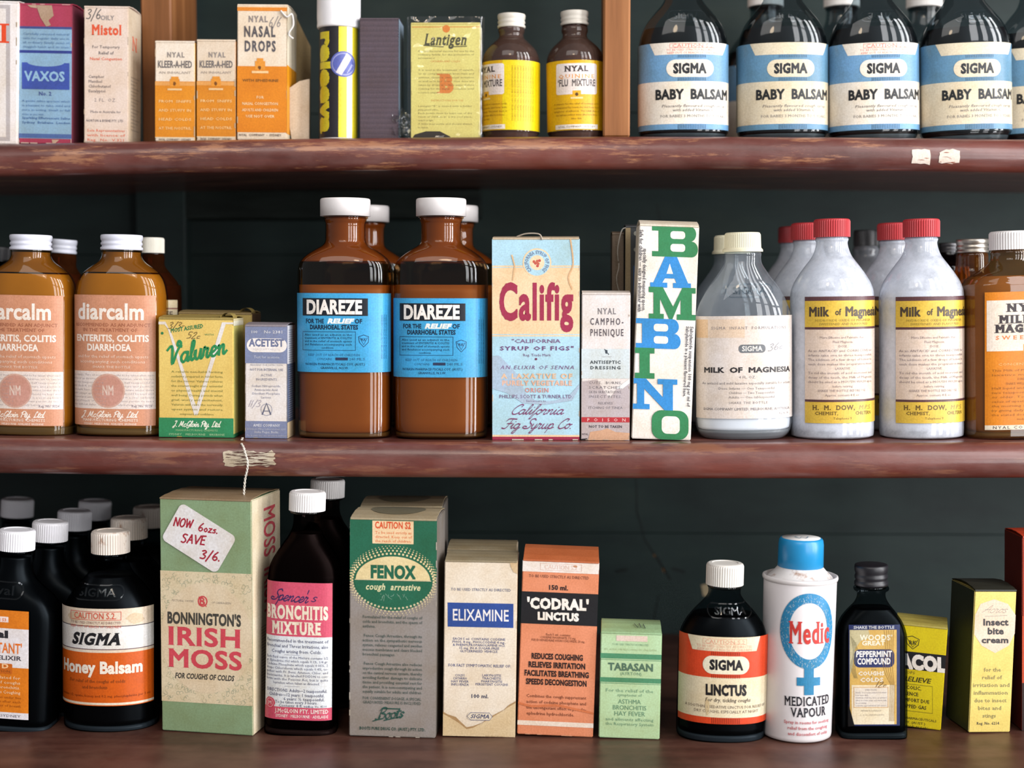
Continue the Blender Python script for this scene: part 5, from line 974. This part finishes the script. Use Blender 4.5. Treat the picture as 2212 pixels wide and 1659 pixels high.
tk = Art(); rot = lambda x, y, t=math.radians(30): (430 + (x - 430) * math.cos(t) - (y - 1163) * math.sin(t), 1163 + (x - 430) * math.sin(t) + (y - 1163) * math.cos(t))
P = []
for cx, cy, t in ((489, -0, -90), (489, 1, 0), (371, 1, 90), (371, 0, 180)):
    yy = 1163 + (34 if cy else -34); P += tk.arcp(cx, yy, 12, 12, t, t + 90, 6)
P = [rot(x, y) for x, y in P]; tk.p(P, '#e6e4e6')
tk.k('NOW', 373, 1138, 9, '#a8283c', 3.4, w=42, hand=True, ang=6, sl=.15); tk.k('6ozs.', 427, 1147, 8.5, '#a8283c', 3.0, w=46, hand=True, ang=6, sl=.15); tk.k('SAVE', 390, 1173, 9, '#a8283c', 3.5, w=54, hand=True, ang=4, sl=.15); tk.k('3/6.', 432, 1206, 9, '#a8283c', 3.4, w=46, hand=True, ang=6, sl=.15)
w_ = iI['w'] / 2; tik = link('price_ticket', tk.mesh(iI['conv'], lambda u, v, h: (u, -h, v), part=1, lift=.0006), mat('paper'), im); link('handwriting', tk.mesh(iI['conv'], lambda u, v, h: (u, -h, v), part=-1, lift=.0006), mat('paper'), tik)
# --- dark flask with pink label
SP = [(1101, 27), (1107, 30), (1113, 29), (1135, 30), (1155, 38), (1178, 53), (1202, 68), (1220, 76), (1236, 79), (1260, 80), (1400, 80), (1560, 80), (1578, 78), (1589, 72)]
a = Art(); c = 650; pk = '#c9506a'
a.r(572, 1259, 727, 1556, '#d9dfe6'); a.r(572, 1259, 727, 1376, pk); a.r(572, 1529, 727, 1556, pk)
a.k('Spencer', 590, 1298, 12, '#3f2a58', 3.4, wmin=1.8, w=82, sl=.4, ang=3); a.ln([(676, 1275), (673, 1283)], 2.2, '#3f2a58'); a.k('s', 680, 1299, 10, '#3f2a58', 2.2, w=12, sl=.3)
a.t('BRONCHITIS', 648, 1337, 26, '#e6dccc', w=142, b=.04, sf=.9); a.t('MIXTURE', 648, 1370, 24, '#e6dccc', w=110, b=.04, sf=.9)
a.para(['Recommended in the treatment of', 'Bronchial and Throat Irritations, also', '^Coughs arising from Colds.'], 578, 718, 1389, 11.5, 6.8, '#5a5f7c', b=.015)
a.para(['Each fluid ounce of the Mixture contains 1/2', 'gr. Ephedrine Hcl which equals 0.1%, 1/4 gr.', 'Codeine Phosphate which equals 0.05%, 2', 'drops Chloroform which equals 0.4%, to-', 'gether with Fr. Benz. Ammon. Chlor. and', 'Ipecacuanha. It is labelled POISON to con-', 'form with the Poisons Act, but is quite', '^harmless when taken as directed.'], 578, 718, 1424, 7.9, 5.2, '#6a6f8a', b=.01)
a.ln([(622, 1416), (656, 1416)], .8, '#8a8fa4'); a.ln([(622, 1484), (656, 1484)], .8, '#8a8fa4'); a.t('DIRECTIONS: Adults—2 teaspoonsful.', 648, 1496, 6.8, '#565b78', w=136, b=.015); a.t('Children—12 years: 1 teaspoonful.', 648, 1505.5, 6.8, '#565b78', w=124, b=.015); a.t('6 years: ½ teaspoonful.', 665, 1514, 6.4, '#565b78', w=90, b=.015); a.t('To be taken every 3 hours.', 648, 1521, 6, '#565b78', w=94, b=.015); a.t('Contents: 8 fl. ozs.', 644, 1528.5, 6, '#565b78', w=70, b=.015) 
a.t('Reg. Vic. 4510', 695, 1528, 4.6, '#565b78', w=40); a.blotch(588, 1522, 13, 14, '#c9465e', n=16, j=.15); a.ring(588, 1522, 9, 10, 1.6, '#e0a2aa'); a.t('M', 588, 1526, 8, '#e6c0c4', b=.02); a.t('J.McGLOIN PTY. LIMITED', 660, 1541, 8.5, '#ead9d6', w=118, b=.03, sf=.3); a.t('SYDNEY · MELBOURNE · ADELAIDE', 660, 1551, 6, '#ead9d6', w=116, b=.03)
sp, _ = bottle('medicine_bottle', 'tall dark flask with pink and white label and ribbed white cap', 3, (651, 1590), (664, 1085), SP, dr=.6, n=3.4, glass='#a89896', liquid='#0c0708', level=1150, cap=(1061, 1102, 40, '#e4e0de', 'ribbed'), art=a)
p = unY(691, 1066, sp.location.y + .06); clone(sp, p.x - sp.location.x, .06, 0, 'dark flask with ribbed cap peeking from behind the pink-labelled one', skip=('label',))
# --- green and grey carton
a = Art(); dg = '#22634a'; gy = '#8f8884'; cmm = '#e0cfa0'
a.r(755, 1122, 943, 1258, dg); a.r(805, 1127, 893, 1176, '#e6c9a2'); a.t('CAUTION S2', 849, 1143, 13.5, '#d2532c', w=77, b=.03); a.para(['To be used strictly as', 'directed. Keep out of', 'the reach of children.'], 811, 889, 1155, 9, 5.6, '#d8703c', b=.02)
a.e(849, 1256, 85, 64, '#22634a', n=48)
a.L += 1
for rr_, nn, dr_ in ((0, 62, 2.5), (6.5, 66, 2.1), (12, 72, 1.5), (16.5, 78, 1.0)):
    for i in range(nn):
        t = 2 * math.pi * (i + .5 * (rr_ > 5)) / nn; x, y = 849 + (87 + rr_ * .55) * math.cos(t), 1256 + (59 + rr_) * math.sin(t)
        if abs(x - 849) < 93: a.e(x, y, dr_, dr_, cmm if y < 1258 else '#cbbf9c', up=False, n=7)
ep = a.arcp(849, 1255, 80, 52, 180, 360, 30); a.p(ep, cmm); ep = a.arcp(849, 1257, 82, 51, 0, 180, 30); a.p(ep, dg); a.r(767, 1253, 931, 1255, '#cbbf9c')
a.t('FENOX', 849, 1249, 25, dg, w=96, b=.045, sf=.2); a.t('cough  arrestive', 849, 1275, 13, '#d8d4a8', w=118, b=.02, sl=.25, sf=.6)
for i in range(16): x = 820 + random.random() * 60; a.ln([(x, 1283 + random.random() * 16), (x + random.uniform(-8, 8), 1283 + random.random() * 18)], .8, '#7fa08e')
tx = '#4b5a56'; a.para(['Formulated for the relief of coughs of', 'colds and bronchitis, and the spasm of', '<asthma.', '', ' Fenox Cough Arrestive, through its', 'action on the sympathetic nervous', 'system, relieves congested and swollen', 'mucous membranes and clears blocked', '<bronchial passages.', '', ' Fenox Cough Arrestive also reduces', 'unproductive cough through its action', 'on the central nervous system, thereby', 'avoiding further damage to delicate', 'tissue and providing essential rest for', 'the patient. It is non-constipating and', 'equally suitable for adults and children.'], 784, 912, 1337, 10.1, 6.2, tx, b=.015)
a.para(['FOR CONVENIENT DOSAGE, A SPECIAL', 'GRADUATED MEASURE IS INCLUDED'], 784, 910, 1513, 9, 6, tx, b=.015)
a.k('Boots', 816, 1556, 12, '#2a5048', 4, wmin=1, w=56, sl=.35, ang=-6); a.ln([(806, 1560), (820, 1556), (822, 1548)], 2, '#2a5048'); a.ln([(826, 1532), (862, 1532)], 2.5, '#2a5048'); a.ln([(830, 1558), (868, 1548)], 2.2, '#2a5048'); a.t('BOOTS PURE DRUG CO. (AUST.) PTY. LTD.', 848, 1579, 6.4, '#33514a', w=142, b=.03); a.wear(755, 1122, 943, 1594, '#b3aca2', 22, 3)
la = Art(); la.e(.5, .5, .32, .33, '#6f6c5c'); la.t('FENOX', .5, .4, .28, '#4c5a4c', w=.34, b=.04) if False else None
fx_, fI = carton('syrup_carton', 'grey and dark green carton with a cream oval of dots, front of its pair', 3, (755, 1590), (940, 1597), (757, 1123), (943, 1122), .046, gy, yaw=math.radians(-2), art=a, side='#77716c', lid='#a3967c', lidart=la, bulge=.002)
p = unY(868, 1300, fx_.location.y + .052); f2 = clone(fx_, p.x - fx_.location.x, .052, 0, 'grey and dark green carton standing behind the one with the oval of dots'); f2.rotation_euler = (0, 0, 0)
# --- cream carton, blue band
a = Art(); a.r(968, 1304, 1108, 1356, '#2c4a94'); a.t('ELIXAMINE', 1038, 1342, 24, '#e4e2e6', w=121, b=.01); a.t('TO BE USED STRICTLY AS DIRECTED', 1039, 1278, 5.6, '#6c7088', w=128, b=.02)
bl2 = '#5b628a'
for i, (s_, q) in enumerate([('EACH 5 ml. CONTAINS CODEINE', 112), ('PHOS. 8 mg., PHOLCODINE 4 mg.,', 114), ('& PHENYLPROPANOLAMINE HCl.', 112), ('15 mg. IN A SUGAR-FREE', 86), ('GLYCERINISED VEHICLE.', 82)]): a.t(s_, 1035, 1384 + i * 6.6, 5, bl2, w=q, b=.02)
a.t('FOR FAST SYMPTOMATIC RELIEF OF:', 1036, 1442, 6, bl2, w=134, b=.02)
for i, (s_, t_) in enumerate([('COLDS', 'LARYNGITIS'), ('CATARRH', 'TRACHEITIS'), ('HAY FEVER', 'PHARYNGITIS'), ('INFLUENZA', 'PERSISTENT COUGHS')]): a.t(s_, 994, 1463 + i * 6.7, 5, bl2, b=.02, w=len(s_) * 4.2); a.t(t_, 1062, 1462 + i * 6.5, 5, bl2, b=.02, w=len(t_) * 4.1)
a.t('100 ml.', 1036, 1509, 8, '#454a62', w=39, b=.03); a.p([(955, 1542), (968, 1548), (985, 1553), (994, 1562), (1008, 1575), (1022, 1572), (1040, 1565), (1064, 1548), (1088, 1535), (1098, 1525), (1114, 1516), (1114, 1593), (955, 1593)], '#d3bd98')
a.p([(955, 1540), (968, 1546), (985, 1551), (994, 1560), (1008, 1573), (1022, 1570), (1040, 1563), (1064, 1546), (1088, 1533), (1098, 1523), (1114, 1514), (1114, 1518), (1098, 1527), (1064, 1550), (1022, 1574), (1008, 1577), (990, 1563), (968, 1550), (955, 1545)], '#a98a62')
a.p([(1100, 1213), (1119, 1213), (1119, 1240), (1108, 1236), (1102, 1224)], '#cdb490'); a.pill(1009, 1541, 1063, 1557, '#d8ccb8', r=8); a.ln([(1017, 1541), (1057, 1541), (1063, 1549), (1057, 1557), (1017, 1557), (1009, 1549), (1017, 1541)], 1.2, '#5a5f80'); a.t('SIGMA', 1036, 1553, 8.5, '#3e4468', w=40, b=.03, sl=.3); a.wear(957, 1213, 1116, 1592, '#c2ab88', 12)
ex_, _ = carton('medicine_carton', 'cream carton with royal blue band and water-stained foot, front of its pair', 3, (956, 1594), (1113, 1591), (960, 1213), (1119, 1214), .036, '#dfd3c2', yaw=math.radians(0), art=a, side='#cdbb9e', lid='#8f846c')
p = unY(1036, 1400, ex_.location.y + .04); clone(ex_, p.x - ex_.location.x, .04, 0, 'cream carton standing behind the one with the royal blue band')
# --- salmon and black carton
a = Art(); sm = '#d98a66'; bk_ = '#17161a'
a.r(1124, 1216, 1297, 1240, '#e4dcd8'); a.r(1116, 1283, 1293, 1352, bk_, up=False); a.r(1114, 1562, 1286, 1572, '#e6d8cc'); a.fr(1168, 1221, 1256, 1236, .8, '#d8b4a8'); a.t('CAUTION S.2', 1212, 1233, 9, '#e0c0b4', w=70); a.blotch(1242, 1225, 5, 3, '#c08a68')
a.t('TO BE USED STRICTLY AS DIRECTED', 1208, 1252, 6, '#7a4a3c', w=128, b=.01); a.t('150 ml.', 1206, 1277, 9.5, '#2c2022', w=43, b=.03); a.t("'CODRAL'", 1206, 1318, 21, '#ece6e0', w=132, b=.045, sf=.15); a.t('LINCTUS', 1206, 1342, 15, '#ece6e0', w=88, b=.05)
for i, (s_, q) in enumerate([('Each 5 ml. contains', 52), ('CODEINE PHOSPHATE, 7.5 mg.', 76), ('PSEUDOEPHEDRINE HYDROCHLORIDE, 20 mg.', 114)]): a.t(s_, 1206, 1376 + i * 6.4, 4.8, '#7c4630', w=q, b=.01)
for i, (s_, q) in enumerate([('REDUCES COUGHING', 110), ('RELIEVES IRRITATION', 122), ('FACILITATES BREATHING', 138), ('SPEEDS DECONGESTION', 130)]): a.t(s_, 1204 - i * .6, 1427 + i * 18.5, 11.5, '#2a1c1c', w=q, b=.035)
a.para(['Combines the cough suppressant', 'action of codeine phosphate and', 'the decongestant effect of pseudo-', '<ephedrine hydrochloride.'], 1138, 1266, 1511, 12.6, 6.6, '#7c4530', b=.01, sx=1.02); a.wear(1118, 1216, 1294, 1592, '#c98e70', 12)
a.p(catmull([(1118, 1521), (1150, 1528), (1200, 1524), (1240, 1530), (1280, 1538), (1280, 1542), (1240, 1535), (1200, 1529), (1150, 1533), (1118, 1526)], 3), '#c87248')
la = Art(); la.t('CODRAL', .5, .62, .2, '#5c3028', w=.34, b=.04) if False else None
cd_, _ = carton('medicine_carton', 'salmon carton with broad black band and white bold letters', 3, (1117, 1590), (1281, 1595), (1130, 1213), (1294, 1217), .05, sm, yaw=math.radians(-1), art=a, side='#c9855e', lid='#b5643c', bulge=.004)
# --- small pale green carton
a = Art(); g1 = '#4c8a66'; g2 = '#4f6e5c'; lg = '#b0cda2'
a.r(1293, 1414, 1432, 1425, g1); a.r(1293, 1427, 1432, 1428, g1, up=False); a.r(1293, 1466, 1432, 1476, g1, up=False); a.r(1293, 1478, 1432, 1479, g1, up=False); a.r(1332, 1375, 1398, 1387, '#d8c4b8'); a.t('TO BE USED STRICTLY AS DIRECTED', 1362, 1396, 4, '#7fa486', w=78); a.t('SET ASIDE ON REACHING OF CHILDREN', 1362, 1407, 4, '#a9bc90', w=112)
a.t('TABASAN', 1363, 1450, 15, g2, w=96, b=.03); a.t('(AYRTON)', 1363, 1460, 6.5, '#6c9478', w=46); a.t('For the relief of the', 1360, 1497, 7, '#6f977a', w=102); a.t('symptoms of', 1360, 1506, 6, '#6f977a', w=52)
a.t('ASTHMA', 1360, 1522, 9.5, '#5f8a6e', w=48); a.t('BRONCHITIS', 1360, 1535, 9.5, '#5f8a6e', w=72); a.t('HAY FEVER', 1360, 1548, 9.5, '#5f8a6e', w=66); a.t('and ailments affecting', 1360, 1559, 6.5, '#6f977a', w=102); a.t('the Respiratory System', 1360, 1569, 6.5, '#6f977a', w=102); a.wear(1295, 1367, 1430, 1596, '#8fb488', 10, 2)
tb, tI = carton('medicine_carton', 'small pale green carton with two darker green bands', 3, (1293, 1594), (1425, 1600), (1298, 1367), (1430, 1370), .036, lg, yaw=math.radians(-2), art=a, side='#8fb488', lid='#94b489', bulge=.002)
st_ = [[(.002, .012), (.004, .006)], [(.005, .013), (.006, .006)], [(.0075, .012), (.0085, .005)]]
for q in st_: link('pen_stroke', tube([(x, y, tI['H'] + .0012 + .002 * math.sin(math.pi * y / .036)) for x, y in q], .0003, 4), mat('ink', '#5a6458'), tb)
# --- dark bottle, red-orange label
LP = [(1260, 33), (1266, 36), (1272, 35), (1284, 36), (1298, 46), (1318, 65), (1340, 82), (1360, 92), (1382, 96), (1420, 97), (1500, 97), (1570, 97), (1592, 94), (1605, 84)]
a = Art(); rd = '#cf4420'; ce = '#ddd2b6'; c = 1561
a.r(1440, 1377, 1672, 1565, rd); a.r(1440, 1465, 1672, 1551, ce); a.p([(1474, 1377), (1640, 1377), (1630, 1408), (1486, 1408)], ce); a.fr(1510, 1381, 1606, 1393, 1, '#dca68c'); a.t('CAUTION S.2', 1558, 1392, 8.5, '#d99a84', w=88); a.t('TO BE USED STRICTLY AS DIRECTED', 1558, 1400, 5, '#d99a84', w=124); a.t('KEEP OUT OF REACH OF CHILDREN', 1558, 1407, 5, '#d99a84', w=120)
a.L += 1
for i in range(16):
    for y0_, y1_ in ((1409, 1417), (1458, 1466), (1551, 1564)): a.r(c - 32 + i * 4, y0_, c - 30.6 + i * 4, y1_, '#8c2c18', up=False)
a.pill(c - 51, 1418, c + 51, 1457, '#e2dcc6'); a.t('SIGMA', c, 1447, 19.5, '#1c1a1e', w=72, b=.045); a.t('LINCTUS', c, 1502, 21, '#1c1a1e', w=90, b=.045); a.t('For dry, tickling coughs', c + 4, 1517, 8, '#4c4440', w=100, b=.01, sl=.2); a.t('A SOOTHING SEDATIVE LINCTUS FOR RELIEF OF', c + 2, 1531, 6, '#7c7064', w=190, b=.01); a.t('DRY COUGHS, ESPECIALLY AT NIGHT', c + 2, 1541, 6, '#7c7064', w=146, b=.01); a.blotch(1520, 1528, 5, 20, '#cdbb96')
bottle('medicine_bottle', 'dark round-shouldered bottle with red-orange and cream label and clean ribbed cap', 3, (1556, 1606), (1566, 1238), LP, dr=.72, n=2.25, glass='#b6bec4', liquid='#090809', level=1325, cap=(1216, 1262, 41, '#ddd8d0', 'ribbed'), art=a, emboss=('SIGMA', 1572, 1332, 15, 70), floor_px=12)
# --- white aerosol can, blue cap
def medic():
    P0 = unZ(1719, 1608, Z3C); r = 76 * K(P0.y + .022); Yc = P0.y + r; P0 = Vector((unY(1719, 1608, Yc).x, Yc, Z3C)); k_ = K(Yc)
    T = unY(1730, 1190, Yc); H = lambda py: unY(1722, py, Yc).z - Z3C; roll = math.atan2(T.x - P0.x, T.z - P0.z)
    root = empty('spray_can', 'dented white aerosol can with blue cap and blue circle-and-cross emblem', 'can', (P0.x, P0.y, Z3C + .0002 + abs(math.sin(roll)) * r), (0, roll, 0)); hr = H(1246)
    rt = r * 1.03
    link('can_body', lathe([(r * .93, 0, 0), (r * .985, .0008, 0), (r, .0025, 0), (rt, hr - .002, 0), (rt * .99, hr - .0012, 0), (rt * .9, hr - .0012, 0)]), mat('plastic', '#dcd6d6', rough=.34), root)
    link('rolled_rim', lathe([(rt * .99, hr - .0022, 0), (rt * 1.025, hr - .0016, 0), (rt * 1.04, hr - .0004, 0), (rt * 1.03, hr + .0008, 0), (rt * .99, hr + .0012, 0), (rt * .96, hr + .0006, 0), (rt * .95, hr - .0012, 0), (rt * .9, hr - .0014, 0)]), mat('plastic', '#d8d2d0', rough=.3), root)
    link('shoulder_cone', lathe([(rt * .93, hr - .0012, 0), (rt * .86, hr + .0006, 0), (rt * .72, hr + .0035, 0), (rt * .62, hr + .0062, 0), (rt * .58, hr + .0066, 0)]), mat('plastic', '#dcd8d6', rust=1), root)
    rc = 49 * k_; z0 = H(1226); z1_ = H(1163)
    link('dark_collar', lathe([(rc * .97, z0 - .0008, 0), (rc * 1.0, z0 - .0002, 0), (rc * .97, z0 + .0008, 0)]), mat('plastic', '#4a3a34'), root)
    cp_ = link('cap', lathe([(rc * .95, z0, 0), (rc, z0 + .0006, 0), (rc * .99, z1_ - .004, 0), (rc * .96, z1_ - .0012, 0), (rc * .9, z1_ - .0001, 0), (rc * .82, z1_, 0)]), mat('plastic', '#1f86bb', rough=.3), root)
    d = link('top_disc', lathe([(rc * .84, z1_ - .0006, 0), (rc * .84, z1_ + .0002, 0), (rc * .1, z1_ + .0005, 0)]), mat('plastic', '#d4d2ce'), cp_)
    q = Art(); q.ln([(-.004, .003), (-.002, -.003), (0, .003), (.002, -.003), (.004, .003)], .0009, '#2c6c92'); link('scrawl', q.mesh(lambda x, y: (x, y), lambda u, v, h: (u, v - .004, z1_ + .0008), lift=0), mat('paper'), d)
    a = Art(); bc = '#2f83b4'; cx = 1736
    a.ring(cx, 1365, 66, 82, 21, bc, n=56)
    a.r(cx - 12, 1440, cx + 10, 1503, bc); a.r(cx - 28, 1465, cx + 26, 1483, bc)
    random.seed(5); a.L += 1
    for i in range(230):
        t = random.uniform(0, 6.283); q_ = random.uniform(-9, 9); x = cx + (55 + q_) * math.cos(t); y = 1365 + (71 + q_) * math.sin(t); l = random.uniform(1, 4)
        a.ln([(x, y), (x + l * random.uniform(-1, 1), y + l)], .7, '#b8d0de')
    a.t('Medic', 1741, 1391, 45, '#c93a34', w=100, b=.02, sf=.8); a.t('MEDICATED', 1737, 1526, 19, '#23242e', w=112, b=.015, sf=.7, ang=-1); a.t('VAPOUR', 1738, 1550, 19, '#23242e', w=84, b=.015, sf=.7, ang=-1)
    a.t('Spray in rooms for soothing', 1736, 1566, 6.8, '#c8727a', w=112, b=.02); a.t('relief from the coughing', 1737, 1578.5, 6.8, '#c8727a', w=98, b=.02); a.t('and discomfort of colds', 1738, 1591, 6.8, '#c8727a', w=98, b=.02)
    kf = K(Yc - r); bx = lambda y: 1719 + 11 * (1608 - y) / 418
    def conv(x, y): return ((x - bx(y)) * kf, unY(1722, y, Yc - r).z - Z3C)
    def mp(u, v, h): q_ = r + (rt - r) * min(1, max(0, v / hr)) + h; t = u / q_; return (q_ * math.sin(t), -q_ * math.cos(t), v)
    link('printing', a.mesh(conv, mp, .0016, lift=.0002), mat('label_paper'), root)
medic()
# --- small black flask, navy and gold label
PP = [(1255, 27), (1264, 30), (1268, 37), (1274, 37), (1279, 31), (1290, 31), (1304, 38), (1320, 50), (1340, 63), (1360, 70), (1380, 72), (1470, 73), (1570, 73), (1588, 72), (1597, 68)]
a = Art(); nv = '#26305e'; c = 1880; gd = '#c9a65a'
a.r(1824, 1350, 1934, 1568, nv); a.r(1826, 1361, 1927, 1565, gd); a.p([(1826, 1361), (1866, 1361), (1870, 1378), (1850, 1384), (1838, 1400), (1832, 1440), (1826, 1460)], '#b9b08c'); a.r(1830, 1480, 1922, 1565, '#e0d6bc', up=False); a.t('SHAKE THE BOTTLE', 1878, 1358.5, 6, '#ccd0d8', w=88, b=.03)
a.t('WOODS’', 1883, 1383, 11, '#e6e0cc', w=70, b=.03, tr=.05); a.t('GREAT', 1877, 1394, 9, '#e6e0cc', w=50, b=.03); a.pill(1835, 1403, 1922, 1442, '#26305e', r=12); a.t('PEPPERMINT', 1878, 1419, 12, '#e8e6e4', w=78, b=.026); a.t('COMPOUND', 1878, 1435, 12.5, '#e8e6e4', w=72, b=.026)
a.t('FOR', 1878, 1449, 4, '#8c7a4a'); a.t('COUGHS', 1872, 1459, 8, '#ddd8cc', w=56, b=.05); a.t('&', 1872, 1464, 4, '#6c6458'); a.t('COLDS', 1873, 1473, 8.5, '#ddd8cc', w=50, b=.05); a.k('10c', 1882, 1483, 6, '#6c5436', 1.6, w=22, hand=False) if False else a.k('12c', 1880, 1485, 6, '#6c5436', 1.6, w=24, hand=True)
for i in range(5): a.ln(catmull([(1900 + i * 5, 1362), (1903 + i * 4, 1400), (1898 + i * 5, 1440), (1914 + i * 2, 1480)], 4), .8, '#8c6a34')
for i in range(4): a.ln(catmull([(1829 + i * 3, 1375 + i * 4), (1834 + i * 3, 1410), (1828 + i * 3, 1440), (1836 + i * 2, 1465)], 4), .8, '#6c6a4a')
for i in range(5): a.ln([(1913 + i * 2.5, 1480), (1911 + i * 2.5, 1558)], .9, '#8c6a34')
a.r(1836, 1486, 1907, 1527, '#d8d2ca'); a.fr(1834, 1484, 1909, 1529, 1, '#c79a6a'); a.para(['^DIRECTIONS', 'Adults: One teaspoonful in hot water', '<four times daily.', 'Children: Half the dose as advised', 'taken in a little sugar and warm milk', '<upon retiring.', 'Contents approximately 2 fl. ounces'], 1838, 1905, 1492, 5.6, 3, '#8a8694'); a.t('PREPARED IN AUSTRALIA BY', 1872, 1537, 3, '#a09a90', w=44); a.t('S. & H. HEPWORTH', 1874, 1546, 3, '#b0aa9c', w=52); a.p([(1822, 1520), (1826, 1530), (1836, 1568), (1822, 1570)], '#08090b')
bottle('medicine_bottle', 'small black flask with navy and gold label and black screw cap', 3, (1881, 1598), (1882, 1240), PP, dr=.62, n=6, glass='#a4acb0', liquid='#0a090b', level=1312, cap=(1219, 1264, 36, '#16151a', 'screw', {'rough': .4}), art=a, floor_px=10)
# --- yellow carton
a = Art(); ye = '#d0bd10'
a.r(1900, 1412, 2040, 1450, '#16161a'); a.ln([(1958, 1382), (1972, 1378), (1986, 1384), (1984, 1396), (1973, 1406), (1962, 1396), (1958, 1382)], 1.6, '#4c4a1c'); a.ln([(1962, 1384), (1973, 1402), (1983, 1386)], 1.4, '#4c4a1c'); a.t('RK', 1973, 1396, 8, '#4c4a1c', b=.03)
a.t('ACOL', 1994, 1447, 27, '#e4e0dc', w=88, b=.06); a.t('DROPS', 1962, 1456 + 4, 6, '#6e6620', w=30, sl=.1); a.t('RELIEVE', 1980, 1476, 10, '#3a3614', w=56, b=.015, sl=.25); a.ln([(1925, 1482), (2012, 1482), (2012, 1540), (1925, 1540)], 1, '#6a6218')
for i, (s_, q) in enumerate([('INFANT COLIC,', 66), ('FLATULENCE', 54), ('DISCOMFORT DUE', 76), ('TO TRAPPED GAS', 72)]): a.t(s_, (1990, 1984, 2006, 2000)[i], 1493 + i * 13.5, 7.5, '#3a3614', w=q, b=.02, al='r')
a.t('NORKEN PHARMACEUTICALS', 2020, 1558, 5, '#5c551c', w=98, b=.02, al='r'); a.t('COY. (AUST.)', 1998, 1567, 5, '#5c551c', w=50, b=.02, al='r'); a.t('GRANVILLE, N.S.W.', 2004, 1576, 5, '#5c551c', w=72, b=.02, al='r'); a.r(1900, 1352, 2052, 1362, '#b8a838') if False else None
carton('medicine_carton', 'bright yellow carton with black band, half hidden by the small black flask', 3, (1918, 1566), (2036, 1583), (1932, 1346), (2050, 1362), .03, ye, yaw=math.radians(-14), art=a, side='#e0d214', lid='#a89c50')
# --- insect cream carton
a = Art(); cy_ = '#d9c56e'
a.p([(2118, 1306), (2148, 1296), (2178, 1306), (2196, 1330), (2196, 1370), (2180, 1396), (2150, 1412), (2120, 1396), (2104, 1372), (2106, 1330)], '#dcc4b0'); a.k('Acros', 2122, 1325, 8, '#8f8c84', 1.4, w=52, sl=.5, wmin=.6); a.ln([(2128, 1333), (2176, 1331)], 1.2, '#9a968c')
a.t('Insect', 2151, 1352, 13, '#3c3a3c', w=56, b=.04); a.t('bite', 2151, 1371, 13, '#3c3a3c', w=36, b=.04); a.t('cream', 2150, 1390, 12, '#3c3a3c', w=60, b=.04)
for i, (s_, q) in enumerate([('for the', 38), ('relief of', 44), ('irritation and', 82), ('inflammation', 76), ('due to insect', 72), ('bites and', 52), ('stings', 30)]): a.t(s_, 2144 - i * 1.2, 1452 + i * 16.6, 8.2, '#8e8858', w=q, b=.02)
a.t('Reg. No. 6214', 2134, 1567, 6, '#565244', w=50, b=.03)
sd = Art(); sd.r(0, 0, 1, 1, '#2e342c')
carton('cream_carton', 'yellow carton for insect bite cream with black top and dark green side', 3, (2090, 1583), (2184, 1584), (2104, 1278), (2199, 1276), .036, cy_, yaw=math.radians(8), art=a, side='#2e342c', left='#30372e', lid='#26261f', bulge=.002)
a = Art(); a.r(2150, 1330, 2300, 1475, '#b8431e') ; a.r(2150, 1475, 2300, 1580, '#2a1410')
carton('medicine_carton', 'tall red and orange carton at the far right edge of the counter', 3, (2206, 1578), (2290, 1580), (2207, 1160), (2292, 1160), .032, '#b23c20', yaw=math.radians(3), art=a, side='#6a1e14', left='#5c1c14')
